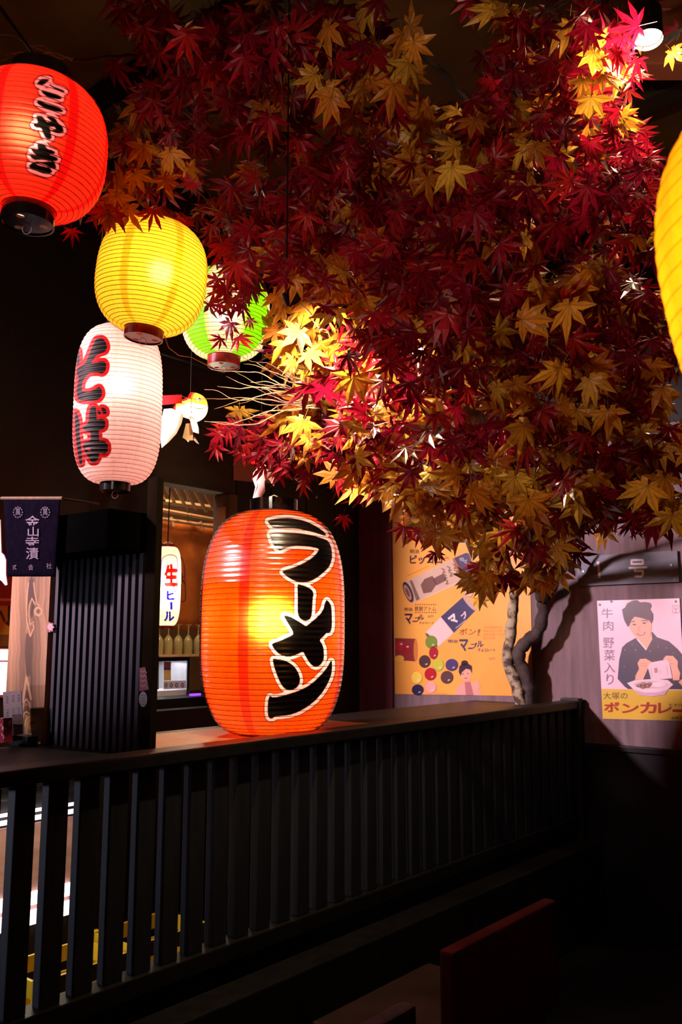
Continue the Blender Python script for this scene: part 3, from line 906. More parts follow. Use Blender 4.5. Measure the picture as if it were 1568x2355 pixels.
# chiller and yellow crate seen between the pickets
ch = empty('drinks_chiller', L(-0.45, 1.2, 0), 'low drinks chiller with white light strips seen through the railing', 'chiller')
MB().ubox(-1.0, -0.02, 1.10, 1.38, 0.0, 0.82).build('cabinet', M['black'], ch, bevel=0.005)
MB().ubox(-0.98, -0.08, 1.085, 1.10, 0.40, 0.72).build('panel', nmat('pink_panel', (0.50, 0.30, 0.26), (0.36, 0.20, 0.18), 5, 0.7, stretch=(1, 1, 5)), ch)
for z0, z1 in ((0.735, 0.75), (0.765, 0.775), (0.43, 0.475), (0.36, 0.41)):
    MB().ubox(-0.98, -0.16, 1.070, 1.084, z0, z1).build('light_strip', M['stripwhite'], ch)
def crate(u0, v0, z0):
    c = empty('bottle_crate', L(u0, v0, z0))
    w_, d_, h_ = 0.36, 0.26, 0.29
    for zz0, zz1 in ((0, 0.05), (0.09, 0.20), (0.235, h_)):
        MB().ubox(u0, u0 + w_, v0, v0 + 0.012, z0 + zz0, z0 + zz1).build('side_slat', M['yellow'], c)
        MB().ubox(u0, u0 + w_, v0 + d_ - 0.012, v0 + d_, z0 + zz0, z0 + zz1).build('side_slat', M['yellow'], c)
        MB().ubox(u0, u0 + 0.012, v0 + 0.012, v0 + d_ - 0.012, z0 + zz0, z0 + zz1).build('side_slat', M['yellow'], c)
        MB().ubox(u0 + w_ - 0.012, u0 + w_, v0 + 0.012, v0 + d_ - 0.012, z0 + zz0, z0 + zz1).build('side_slat', M['yellow'], c)
    for a_ in (0, w_ - 0.03):
        for b_ in (-0.004, d_ - 0.026):
            MB().ubox(u0 + a_, u0 + a_ + 0.03, v0 + b_, v0 + b_ + 0.03, z0, z0 + h_ + 0.004).build('corner_post', M['yellow'], c)
    MB().ubox(u0, u0 + w_, v0, v0 + d_, z0 + 0.001, z0 + 0.01).build('base', M['yellow'], c)
    return c
tag(crate(-0.52, 0.72, 0), 'yellow bottle crate on the floor behind the leftmost pickets', 'crate', 'yellow crates behind the railing')
tag(crate(-0.10, 0.76, 0), 'yellow bottle crate on the floor, further right behind the pickets', 'crate', 'yellow crates behind the railing')
lamp('chiller_lamp', 'AREA', L(-0.45, 0.95, 0.98), 3.0, (1.0, 0.85, 0.6), 0.3, target=L(-0.35, 0.8, 0.0))

# ------------------------------------------------------------------ bar behind the opening
def bar(px, py, v):
    return on_plane(px, py, L(0, v, 0), BN)
st(MB().ubox(-0.6, UW + 2, 3.2, 3.25, 0, ZC).build('wall_bar', nmat('bar_wall', (0.20, 0.09, 0.04), (0.15, 0.06, 0.03), 5, 0.8)))
VO = 2.35
cu = empty('orange_curtain', bar(420, 1445, VO), 'orange cloth curtain hanging inside the bar', 'curtain')
V_, F_ = [], []
for i in range(9):
    for j in range(41):
        a, b = j / 40, i / 8
        p = bar(300 + 300 * a, 1195 + 248 * b + 14 * a, VO)
        V_.append(p + BN * 0.012 * math.sin(a * 30) * (0.2 + 0.8 * b))
for i in range(8):
    for j in range(40):
        F_.append((i * 41 + j, i * 41 + j + 1, (i + 1) * 41 + j + 1, (i + 1) * 41 + j))
o = MB().add(V_, F_).build('sheet', M['orange_cloth'], cu, smooth=True)
o.modifiers.new('thick', 'SOLIDIFY').thickness = 0.003
pr = Print(L(0, VO - 0.02, 0), BN)
oc = (0.16, 0.03, 0.012)
pts = [(395, 1278), (418, 1282), (424, 1300), (427, 1370), (425, 1382), (405, 1386), (360, 1386)]
pr.line(pts, 1.6, oc, 1)
pr.line([(415, 1330), (424, 1326)], 2.5, oc, 1); pr.line([(418, 1318), (420, 1338), (414, 1345)], 2.5, oc, 1); pr.line([(420, 1332), (426, 1344)], 2.5, oc, 1)
pr.build('print', M['prt'], cu)
# ceiling frame of the bar
gr = empty('ceiling_grille', bar(430, 1130, 2.0), 'dark metal ceiling grille with angled slats inside the bar', 'grille')
for i in range(8):
    a_ = bar(352 + i * 24, 1100 + i * 7, 1.65); b_ = bar(378 + i * 24, 1152 + i * 6, 2.25)
    MB().tube([a_, b_], 0.012, 4).build('slat', M['steel'], gr)
MB().tube([bar(345, 1150, 2.2), bar(520, 1172, 2.2)], 0.018, 4).build('cross_bar', M['palewood'], gr)
fr_ = empty('wooden_truss', bar(430, 1205, 2.3), 'pale wooden strut frame under the bar ceiling', 'truss')
for p_ in (((345, 1190), (520, 1215)), ((345, 1168), (520, 1200)), ((392, 1190), (398, 1210)), ((460, 1200), (466, 1218))):
    MB().tube([bar(p_[0][0], p_[0][1], 2.30), bar(p_[1][0], p_[1][1], 2.30)], 0.013, 4).build('strut', M['palewood'], fr_)
for o_ in (gr, fr_):
    p_ = wloc(o_)
    MB().tube([p_, Vector((p_.x, p_.y, ZC))], 0.006, 5).build('hanger', M['cable'], o_)
# bar counter, display box, hanging glasses
zb = bar(420, 1600, 1.9).z
bc = MB().ubox(0.1, 2.6, 1.75, 2.30, zb - 0.05, zb).build('bar_counter', M['rail'], bevel=0.004)
tag(bc, 'dark bar counter inside the opening', 'counter')
MB().ubox(0.12, 2.58, 1.80, 2.25, 0, zb - 0.05).build('front', M['panelw'], bc)
def bub(px, v):
    return (bar(px, 1500, v) - F0).dot(DU)
vd = 1.95
u0, u1 = bub(345, vd), bub(437, vd)
zt = bar(400, 1512, vd).z
db = empty('display_box', L((u0 + u1) / 2, vd, zb), 'glass fronted steel display box on the bar counter', 'display box')
for a, b in ((u0, u0 + 0.03), (u1 - 0.02, u1)):
    MB().ubox(a, b, vd, vd + 0.28, zb, zt).build('side', M['steel'], db)
MB().ubox(u0, u1, vd, vd + 0.28, zt - 0.02, zt).build('top', M['steel'], db)
MB().ubox(u0, u1, vd, vd + 0.28, zb, zb + 0.03).build('base', M['white'], db)
MB().ubox(u0 + 0.03, u1 - 0.02, vd + 0.26, vd + 0.28, zb + 0.03, zt - 0.02).build('back', M['white'], db)
MB().ubox(u0 + 0.03, u1 - 0.02, vd + 0.004, vd + 0.008, zb + 0.03, zt - 0.02).build('pane', M['glass'], db)
pr = Print(L(0, vd - 0.001, 0), BN, (300, 1080), 3.68)
pr.poly([(190, 1610), (240, 1610), (240, 1860), (190, 1860)], (0.10, 0.10, 0.11), 1)
for j in range(10):
    pr.line([(196, 1625 + j * 22), (232, 1625 + j * 22)], 8, (0.30, 0.29, 0.30), 2)
pr.poly([(282, 1625), (342, 1625), (342, 1680), (282, 1680)], (0.75, 0.55, 0.65), 1)
pr.poly([(282, 1680), (342, 1680), (342, 1695), (282, 1695)], (0.15, 0.12, 0.6), 1)
pr.poly([(282, 1695), (342, 1695), (342, 1785), (282, 1785)], (0.85, 0.55, 0.15), 1)
pr.poly([(280, 1790), (470, 1785), (470, 1850), (280, 1860)], (0.8, 0.75, 0.8), 1)
for x_ in (300, 345, 390, 440):
    pr.ell(x_, 1825, 14, 20, (0.16, 0.13, 0.15), 2); pr.ell(x_, 1825, 6, 10, (0.7, 0.65, 0.7), 3)
pr.build('print', M['prt'], db)
lamp('display_box_lamp', 'AREA', L((u0 + u1) / 2, vd + 0.14, zt - 0.03), 2.2, (0.95, 0.92, 1.0), 0.15, target=L((u0 + u1) / 2, vd + 0.14, 0), parent=db)
tag(MB().ubox(bub(440, 1.84), bub(462, 1.84), 1.83, 1.85, zb + 0.001, zb + 0.012).build('violet_light', M['led'], bevel=0.002), 'small violet light strip on the bar counter', 'light')
# glass shelf and upturned stemmed glasses
vg = 2.0
zsft = zt + 0.002
zr = bar(410, 1436, vg).z
shf = MB().ubox(bub(340, vg), bub(500, vg), vg - 0.10, vg + 0.16, zsft + 0.001, zsft + 0.012).build('bar_shelf', M['palewood'], bevel=0.002)
tag(shf, 'pale bar shelf holding upturned glasses above the display box', 'shelf')
for a in (u0 - 0.03, bub(498, vg)):
    MB().ubox(a, a + 0.012, vg + 0.10, vg + 0.14, zb, zsft + 0.0005).build('bracket', M['steel'], shf)
gls = None
lefts = ['leftmost', 'second', 'third', 'fourth', 'fifth']
gm = glass_mat('glint_tinted_glass', (0.95, 0.80, 0.35))  # glass tinted amber to stand in for yellow glints on the bowls
gm.node_tree.nodes['Principled BSDF'].inputs['Transmission Weight'].default_value = 0.72
gm.node_tree.nodes['Principled BSDF'].inputs['Roughness'].default_value = 0.12
for i, px_ in enumerate((364, 386, 409, 432, 455)):
    b_ = bar(px_, 1500, vg)
    base = Vector((b_.x, b_.y, zsft + 0.0125))
    r = empty('wine_glass', base, '%s of the upturned stemmed glasses on the bar shelf' % lefts[i], 'glass', 'upturned glasses on the bar shelf')
    if gls is None:
        h = zr - zsft - 0.012
        prof = [(0.025, 0.0), (0.027, h * 0.20), (0.027, h * 0.40), (0.024, h * 0.50), (0.015, h * 0.59), (0.004, h * 0.66), (0.004, h * 0.94), (0.022, h * 0.985), (0.024, h), (0.0, h)]
        o1 = MB().lathe(prof[:6], Matrix.Translation(base), 20).build('bowl', gm, r, smooth=True)
        o2 = MB().lathe(prof[5:], Matrix.Translation(base), 20).build('stem', gm, r, smooth=True)
        gls = (o1.data, o2.data)
    else:
        for nm, d_ in zip(('bowl', 'stem'), gls):
            o = bpy.data.objects.new(nm, d_); COL.objects.link(o); o.parent = r
lamp('bar_ceiling_lamp', 'POINT', L(0.95, 2.05, 2.75), 70, (1.0, 0.72, 0.42), 0.08)
lamp('bar_shelf_lamp', 'POINT', L(bub(420, 1.75), 1.62, 1.75), 7.0, (1.0, 0.80, 0.55), 0.04)

# ------------------------------------------------------------------ lanterns
RZ, RZ2 = ((580, 1150), 7.127), ((580, 1400), 7.127)
ramen = [zoom(p_, *z_) for p_, z_ in (
    ([(240, 335), (420, 300), (600, 290), (850, 335), (1050, 430), (1190, 530), (1215, 595), (1000, 525), (720, 462), (345, 465), (290, 400)], RZ),
    ([(290, 545), (285, 570), (330, 700), (390, 790), (450, 830), (520, 800), (600, 765), (720, 750), (880, 755), (1000, 775), (1100, 800), (1060, 870), (980, 950),
      (850, 1030), (700, 1100), (480, 1165), (540, 1230), (640, 1300), (750, 1345), (850, 1350), (960, 1330), (1080, 1260), (1200, 1160), (1270, 1080), (1310, 950),
      (1300, 800), (1265, 700), (1225, 655), (1000, 580), (750, 540), (400, 530)], RZ),
    ([(740, 1395), (760, 1380), (870, 1410), (990, 1480), (1005, 1560), (990, 1600), (985, 1750), (975, 1882), (950, 1952), (890, 1982), (830, 1977), (770, 1932), (740, 1842), (745, 1600)], RZ),
    ([(510, 120), (545, 105), (620, 125), (720, 180), (820, 245), (880, 288), (940, 240), (1050, 150), (1120, 80), (1170, 0), (1185, -80), (1215, -147), (1250, -120), (1290, -60),
      (1300, 20), (1305, 150), (1305, 280), (1290, 370), (1260, 395), (1210, 400), (1180, 440), (1100, 515), (1140, 570), (1170, 650), (1175, 780), (1165, 850), (1110, 930),
      (1040, 955), (980, 930), (920, 860), (870, 770), (835, 700), (740, 745), (650, 780), (570, 785), (480, 765), (400, 710), (345, 640), (310, 575), (420, 535), (560, 475),
      (680, 415), (640, 330), (575, 230)], RZ2),
    ([(335, 820), (400, 825), (520, 845), (620, 890), (700, 960), (760, 1060), (785, 1160), (770, 1240), (720, 1300), (650, 1335), (590, 1335), (530, 1310), (480, 1250), (430, 1150), (380, 1020), (345, 900)], RZ2),
    ([(300, 1430), (330, 1455), (420, 1445), (560, 1410), (760, 1345), (900, 1280), (1020, 1190), (1140, 1070), (1230, 960), (1300, 830), (1310, 960), (1290, 1100), (1230, 1240),
      (1150, 1370), (1040, 1500), (900, 1610), (760, 1690), (620, 1740), (480, 1757), (370, 1765), (330, 1800), (290, 1800), (260, 1760), (250, 1650), (260, 1500), (280, 1440)], RZ2))]
C_BLACK, C_WHITE, C_DRED = (0.004, 0.004, 0.004), (0.88, 0.64, 0.70), (0.16, 0.004, 0.01)
def paint_ramen(col, P, front, ang, hz):
    band(col, ang, (-22,), 4.0, (0.80, 0.10, 0.03), 0.75)
    band(col, ang, (-75, 68), 3.0, (0.85, 0.03, 0.02), 0.7)
    ink(col, P, front, ramen, C_BLACK, (7.5, C_WHITE), (8.9, C_DRED))
lantern('paper_lantern', 'big orange barrel lantern with black ramen lettering on the counter', 627, 1427, 3.14, 166, 251, 0.33, 0.45, 3.2, 50, (1.0, 0.25, 0.022), paint_ramen,
        M['vinyl'], rows=400, cols=40, dense=(-95, 95, 380), capt=0.045, capb=0.004, bulb=(26, (1.0, 0.80, 0.42)), cable_to=None, holes=False, ring=False, amp=0.005,
        ribw=0.0008, ribmat=M['ribdark'], q=2.1, bulb_off=(0.0, -0.04), bulb_r=0.06)

SZ = ((40, 160), 9.057)
suki = [zoom(p_, *SZ) for p_ in (
    [(410, 280), (460, 230), (500, 190), (680, 200), (640, 240), (580, 300), (520, 325), (430, 320)],
    [(650, 300), (690, 310), (740, 350), (860, 390), (960, 430), (995, 460), (960, 475), (850, 440), (760, 390), (680, 340)],
    [(490, 430), (600, 450), (740, 490), (860, 530), (920, 580), (915, 615), (850, 620), (720, 600), (600, 560), (520, 490)],
    [(400, 680), (440, 645), (480, 630), (520, 680), (640, 720), (780, 760), (900, 810), (955, 860), (940, 890), (850, 880), (700, 850), (560, 800), (440, 730)],
    [(380, 965), (440, 960), (520, 970), (570, 1030), (600, 1090), (720, 1090), (660, 1040), (600, 980), (640, 965), (740, 990), (810, 1040), (825, 1080), (850, 1110), (920, 1170), (960, 1240), (955, 1320),
     (860, 1335), (760, 1310), (690, 1280), (710, 1370), (715, 1440), (660, 1460), (600, 1440), (560, 1380), (520, 1280), (490, 1215), (400, 1215), (340, 1180), (330, 1130), (430, 1105)],
    [(400, 1550), (500, 1540), (570, 1560), (620, 1650), (720, 1670), (790, 1720), (770, 1760), (650, 1770), (790, 1810), (850, 1860), (830, 1900), (740, 1910), (620, 1900), (520, 1880), (360, 1890), (290, 1850),
     (250, 1770), (300, 1760), (400, 1785), (340, 1740), (280, 1660), (330, 1650), (440, 1660)],
    [(240, 2000), (290, 1950), (380, 1915), (520, 1925), (640, 1910), (760, 1920), (800, 1990), (810, 2060), (760, 2075), (660, 2030), (720, 2100), (725, 2140), (640, 2185), (520, 2160), (380, 2110), (270, 2070)])]
suki_h = [zoom(p_, *SZ) for p_ in ([(650, 1195), (770, 1195), (800, 1230), (760, 1260), (690, 1255)], [(390, 1960), (480, 1950), (600, 1990), (680, 2040), (600, 2030), (430, 1990)])]
def paint_suki(col, P, front, ang, hz):
    band(col, ang, (-30, 28, 75, -90, 130, 180), 4.0, (0.75, 0.006, 0.012), 0.8)
    ink(col, P, front, suki, C_BLACK, (7.0, (0.52, 0.20, 0.25)), (10.0, (0.12, 0.0, 0.004)), suki_h)
lantern('paper_lantern', 'red round lantern with black sukiyaki lettering at the upper left', 80, 343, 1.80, 161, 148, 0.42, 0.36, 2.7, 30, (1.0, 0.055, 0.03), paint_suki,
        rows=300, cols=40, dense=(-95, 95, 300), capt=0.045, capb=0.036, bulb=(7, (1.0, 0.76, 0.45)), tilt=(0.04, 0), cable_to=tuple(at(-5, 10, 1.9)), bulb_dz=0.03, bulb_off=(-0.02, 0.0))

def paint_yellow(col, P, front, ang, hz):
    band(col, ang, (-27, 26, 78, -80, 130, 180), 4.5, (0.92, 0.46, 0.035), 0.75)
lantern('paper_lantern', 'round yellow lantern with red collars hanging above the white soba lantern', 349, 638, 2.40, 125, 126, 0.34, 0.345, 2.6, 34, (1.0, 0.66, 0.10), paint_yellow,
        capmat=M['capred'], capt=0.034, capb=0.028, bulb=(2.9, (1.0, 0.84, 0.58)), tilt=(0.10, 0), cols=120, bulb_off=(0.03, -0.03), ribw=0.0006)

def paint_green(col, P, front, ang, hz):
    band(col, ang, (-47, 47, 137, -137), 20.0, (0.36, 0.80, 0.03), 1.0)
    band(col, ang, (-25, -68, 69, 25), 2.0, (0.55, 0.62, 0.22), 0.6)
lantern('paper_lantern', 'green and white striped round lantern behind hanging maple leaves', 519, 724, 3.0, 101, 101, 0.36, 0.36, 2.6, 30, (1.0, 0.84, 0.62), paint_green,
        capmat=M['capred'], capt=0.02, capb=0.036, bulb=(2.7, (1.0, 0.84, 0.62)), tilt=(0.02, 0), cols=200, ribw=0.0006)

BZ = ((160, 750), 6.93)
soba = [zoom(p_, *BZ) for p_ in (
    [(110, 390), (135, 370), (155, 390), (160, 600), (130, 640), (105, 600)],
    [(430, 200), (520, 190), (570, 240), (600, 330), (570, 410), (470, 440), (410, 480), (380, 540), (330, 590), (420, 590), (480, 560), (560, 560), (590, 620), (570, 720), (520, 760), (460, 740), (330, 740), (260, 800),
     (210, 880), (190, 980), (200, 1040), (300, 1050), (400, 1010), (470, 960), (510, 1010), (520, 1090), (480, 1160), (400, 1190), (200, 1190), (130, 1160), (110, 1050), (130, 900), (150, 820), (110, 760), (110, 690),
     (180, 640), (250, 590), (300, 480), (340, 380), (390, 260)],
    [(340, 1280), (420, 1280), (430, 1420), (430, 1500), (520, 1470), (570, 1520), (570, 1600), (540, 1640), (460, 1660), (470, 1780), (470, 1830), (560, 1830), (610, 1890), (610, 1990), (560, 2050), (480, 2010), (460, 2100),
     (420, 2170), (350, 2170), (300, 2090), (250, 2010), (210, 1930), (230, 1860), (290, 1840), (340, 1820), (340, 1690), (260, 1680), (200, 1610), (280, 1570), (310, 1500), (310, 1400)],
    [(500, 1290), (580, 1320), (590, 1400), (530, 1400)], [(440, 1330), (500, 1360), (495, 1410), (450, 1400)],
    [(95, 1350), (135, 1420), (165, 1560), (155, 1700), (175, 1850), (195, 2050), (200, 2200), (160, 2200), (120, 1950), (95, 1700), (85, 1500)])]
soba_h = [zoom([(240, 1945), (330, 1930), (335, 1995), (290, 1985)], *BZ)]
def paint_soba(col, P, front, ang, hz):
    band(col, ang, (28, -5, 72), 3.0, (0.95, 0.70, 0.62), 0.5)
    ink(col, P, front, soba, C_BLACK, (8.0, (0.55, 0.008, 0.02)), None, soba_h)
lantern('paper_lantern', 'tall white lantern with black and red soba lettering under the yellow lantern', 272, 932, 2.77, 99, 182, 0.36, 0.34, 3.6, 42, (1.0, 0.77, 0.72), paint_soba,
        rows=340, cols=60, dense=(-95, 20, 200), capt=0.02, capb=0.028, bulb=(2.4, (1.0, 0.78, 0.66)), amp=0.012, ribmat=M['ribmid'], ribw=0.0005, q=2.3, bulb_dz=0.06)

def paint_y2(col, P, front, ang, hz):
    band(col, ang, (-60, 0, 60, 120, 180, -120), 4.5, (0.92, 0.50, 0.04), 0.6)
lantern('paper_lantern', 'large yellow lantern cut off by the right edge, closest to the viewer', 1960, 604, 0.95, 412, 470, 0.34, 0.34, 2.6, 26, (1.0, 0.58, 0.045), paint_y2,
        capmat=M['capred'], capt=0.02, capb=0.03, bulb=(5.4, (1.0, 0.84, 0.5)), cols=120, tilt=(-0.16, 0.0), ribw=0.0004, amp=0.005, ribmat=M['ribgold'])

def paint_beer(col, P, front, ang, hz):
    Q = (P - np.array((300, 1080))) * 3.68
    idx = np.where(front & (P[:, 0] > 340) & (P[:, 0] < 420))[0]
    q_ = Q[idx]
    c = col[idx, :3]
    jug = smooth_poly([(262, 770), (280, 735), (340, 718), (390, 735), (398, 775), (400, 1000), (250, 1000)])
    c[np.abs(sdf(q_, jug)) < 3.5] = (0.16, 0.14, 0.35)
    c[np.abs(sdf(q_, smooth_poly([(246, 800), (285, 800), (280, 905), (250, 895)]))) < 3.5] = (0.35, 0.3, 0.6)
    for ch, (x0, y0, x1, y1), cc, bo in (('生', (285, 800, 402, 990), (0.50, 0.012, 0.012), 0.055), ('ビ', (305, 1015, 385, 1105), (0.02, 0.02, 0.42), 0.05),
                                         ('|', (336, 1120, 356, 1185), (0.02, 0.02, 0.42), 0.02), ('ル', (282, 1200, 372, 1285), (0.02, 0.02, 0.42), 0.05)):
        v_, t_ = glyph(ch, bo)
        vv = v_ * np.array((x1 - x0, y1 - y0)) + np.array((x0, y0))
        m_ = (q_ > np.array((x0, y0))).all(1) & (q_ < np.array((x1, y1))).all(1)
        ii = np.where(m_)[0]
        r_ = in_tris(q_[ii], vv, t_)
        c[ii[r_]] = cc
    col[idx, :3] = c
pb = bar(383, 1348, 1.72)
lantern('paper_lantern', 'small white lantern with red and blue draft beer lettering inside the bar', 383, 1348, pb.y, 32, 90, 0.5, 0.5, 3.8, 30, (1.0, 0.90, 0.74), paint_beer,
        rows=240, cols=40, dense=(-95, 95, 150), capt=0.015, capb=0.015, capmat=M['capred'], bulb=(5.0, (1.0, 0.86, 0.66)), amp=0.008, ribmat=M['ribpale'], ribw=0.0004, q=2.4, bulb_r=0.02)

cpts = [at(x, y, Y_) for x, y, Y_ in ((378, 772, 2.42), (388, 800, 2.5), (412, 818, 2.6), (440, 822, 2.75), (468, 836, 2.88), (490, 846, 2.93))]
tag(MB().tube(cpts, 0.0016, 5).build('lamp_cord', M['twig']), 'thin cord strung from the yellow lantern to the green striped lantern', 'cord')

# ------------------------------------------------------------------ goldfish paper lanterns
def fish(name, label, px, py, Y, s, face, elong, fins, power, red_top=0.35):
    """paper goldfish: body shell with red back, black frame wires, hanging fins. s = body half height in px"""
    k = mpp(px, py, Y)
    C = at(px, py, Y)
    root = empty(name, C - Vector((0, 0, s * k * 2.2)), label, 'lantern', 'paper goldfish lanterns')
    X = Vector((math.cos(face), math.sin(face), 0)); Yv = Vector((-X.y, X.x, 0)); Zv = Vector((0, 0, 1))
    n, m_ = 40, 24
    V_, F_, cc = [], [], []
    for i in range(m_ + 1):
        a = math.pi * i / m_                       # from tail to head along X
        x = -math.cos(a) * elong
        r = math.sin(a) ** 0.8 * (0.72 + 0.28 * (x / elong) if x < 0 else 1.0)
        for j in range(n):
            g = 2 * math.pi * j / n
            y, z = r * 0.78 * math.cos(g), r * math.sin(g)
            V_.append(C + (X * x + Yv * y + Zv * z) * (s * k))
            red = z > red_top and x < 0.35 * elong or x < -0.75 * elong
            gold = z > 0.05 and not red
            cc.append((0.85, 0.02, 0.02) if red else ((1.0, 0.52, 0.12) if gold else (1.0, 0.86, 0.70)))
    for i in range(m_):
        for j in range(n):
            F_.append((i * n + j, i * n + (j + 1) % n, (i + 1) * n + (j + 1) % n, (i + 1) * n + j))
    o = MB().add(V_, F_).build('body', M['paper'], root, smooth=True)
    ca = o.data.color_attributes.new('paint', 'FLOAT_COLOR', 'POINT')
    ca.data.foreach_set('color', [t for c in cc for t in (*c, 1)])
    ring_ = lambda x: [C + (X * x + (Yv * 0.79 * math.cos(g) + Zv * 1.01 * math.sin(g)) * math.sqrt(max(0.02, 1 - (x / elong) ** 2))) * (s * k) for g in np.linspace(0, 2 * math.pi, 33)]
    MB().tube(ring_(0.35 * elong), 0.0013, 5, cap=False).build('frame_wire', M['cable'], root)
    MB().tube([C + (X * elong * 1.01 * math.cos(g) + Zv * 0.25 * math.sin(2 * g) + Yv * 0.8 * math.sin(g)) * (s * k) for g in np.linspace(0, 2 * math.pi, 33)], 0.0013, 5, cap=False).build('frame_wire', M['cable'], root)
    for sg_ in (-1, 1):
        e = C + (X * elong * 0.72 + Yv * sg_ * 0.50 + Zv * 0.38) * (s * k)
        nrm = (X * 0.5 + Yv * sg_ * 0.9 + Zv * 0.3).normalized()
        ey = MB().lathe([(0, 0.0045), (0.006, 0.004), (0.009, 0.0)], Matrix.Translation(e) @ nrm.to_track_quat('Z', 'Y').to_matrix().to_4x4(), 14).build('eye', M['white'], root, smooth=True)
        MB().lathe([(0, 0.0056), (0.003, 0.005), (0.004, 0.003)], Matrix.Translation(e) @ nrm.to_track_quat('Z', 'Y').to_matrix().to_4x4(), 12).build('pupil', M['black'], ey, smooth=True)
    for nm, pts, dy, c in fins:
        # fin outline in pixels about the fish, bowed sheet with real thickness
        P_ = [at(x, y, Y) for x, y in pts]
        cen = sum(P_, Vector()) / len(P_)
        mb = MB()
        V2 = [cen + Yv * (dy + 0.012)] + [p + Yv * dy for p in P_]
        mb.add(V2, [(0, i + 1, (i + 1) % len(P_) + 1) for i in range(len(P_))])
        of = mb.build(nm, M['fin'], root, smooth=True)
        ca = of.data.color_attributes.new('paint', 'FLOAT_COLOR', 'POINT')
        ca.data.foreach_set('color', [t for _ in V2 for t in (*c, 1)])
        of.modifiers.new('thick', 'SOLIDIFY').thickness = 0.0012
    top = C + Zv * s * k
    MB().tube([top, Vector((top.x, top.y, ZC - 0.001))], 0.0015, 5).build('cord', M['cable'], root)
    lamp('bulb_light', 'POINT', C, power, (1.0, 0.82, 0.58), 0.02, parent=root)
    return root
WF = (1.0, 0.86, 0.78)
fish('goldfish_lantern', 'paper goldfish lantern with red back and white fins beside the soba lantern', 437, 938, 3.25, 36, -0.25, 1.15, [
    ('pectoral_fin', zoom([(165, 345), (220, 340), (290, 370), (305, 385), (290, 450), (255, 520), (200, 580), (150, 622), (135, 520), (145, 430)], (340, 840), 3.136), -0.060, WF),
    ('ventral_fin', zoom([(325, 360), (350, 350), (375, 390), (400, 470), (403, 515), (360, 500), (340, 420)], (340, 840), 3.136), -0.045, WF),
    ('tail_fin', zoom([(60, 250), (290, 240), (290, 300), (200, 310), (100, 320), (40, 300)], (340, 840), 3.136), -0.055, (0.85, 0.02, 0.03)),
    ('tail_fin', zoom([(60, 370), (160, 365), (130, 410), (60, 430)], (340, 840), 3.136), 0.0, (0.75, 0.02, 0.03)),
    ('paper_tag', zoom([(290, 430), (340, 425), (342, 550), (300, 552), (265, 530)], (340, 840), 3.136), -0.02, (0.9, 0.7, 0.4)),
    ('ventral_fin', zoom([(270, 500), (300, 550), (290, 555), (262, 520)], (340, 840), 3.136), 0.0, WF),
    ('ventral_fin', zoom([(335, 510), (370, 570), (350, 560), (330, 540)], (340, 840), 3.136), 0.0, WF)], 1.1)
fish('goldfish_lantern', 'red paper goldfish lantern with long white fins behind the ramen lantern top', 600, 1062, 3.75, 24, 0.6, 1.1, [
    ('tail_fin', zoom([(720, 790), (760, 745), (810, 745), (830, 790), (800, 850), (805, 920), (770, 975), (715, 978), (735, 890), (715, 830)], (340, 840), 3.136), -0.05, WF),
    ('tail_fin', zoom([(810, 745), (888, 740), (885, 880), (860, 850), (820, 800)], (340, 840), 3.136), -0.03, WF)], 0.9, red_top=-0.4)

# ------------------------------------------------------------------ spot lamps in the canopy
def spot_fixture(name, label, px, py, Y, target, power, color, r=0.035, ln=0.10, cone=None):
    p = at(px, py, Y)
    d = (Vector(target) - p).normalized()
    root = empty(name, p, label, 'spotlight', 'spotlights among the maple leaves')
    Q = Matrix.Translation(p) @ (-d).to_track_quat('Z', 'Y').to_matrix().to_4x4()
    MB().lathe([(r, 0.0), (r, ln), (r * 0.4, ln + 0.012), (0.001, ln + 0.012)], Q, 24).build('housing', M['black'], root, smooth=False)
    MB().lathe([(0.0005, 0.006), (r * 0.55, 0.008), (r * 0.93, 0.016)], Q, 24).build('lamp_face', M['lampwhite'], root, smooth=True)
    b = Q @ Vector((0, 0, ln))
    MB().tube([b, b + Vector((0, 0, 0.05)), Vector((b.x, b.y, ZC))], 0.0025, 6).build('stem', M['black'], root)
    lamp('spot_light', 'SPOT' if cone else 'POINT', p + d * 0.03, power, color, r * 0.6, target=p + d if cone else None, spot=cone, blend=0.5, parent=root)
    return root
p1 = at(672, 694, 2.30)
spot_fixture('spotlight', 'spotlight glowing behind orange leaves right of the green lantern', 672, 694, 2.30, p1 + Vector((0.24, 0.60, -0.55)), 60, (1.0, 0.78, 0.48), cone=138, r=0.024, ln=0.05)
p2 = at(1490, 98, 2.30)
spot_fixture('spotlight', 'bare bright spotlight in the upper right corner', 1490, 92, 2.30, p2 + Vector((-0.05, -0.12, -1.0)), 26, (1.0, 0.70, 0.40), r=0.042)
bm_ = MB()
q = [at(x, y, 2.9) for x, y in ((1470, -40), (1700, -40), (1700, 146), (1478, 146))]
bm_.prism(q, Vector((0, 0.10, 0)))
tag(bm_.build('ceiling_beam', nmat('reddish_beam', (0.30, 0.09, 0.05), (0.22, 0.06, 0.035), 5, 0.6), bevel=0.006), 'reddish brown timber beam lit by the corner spotlight', 'beam')

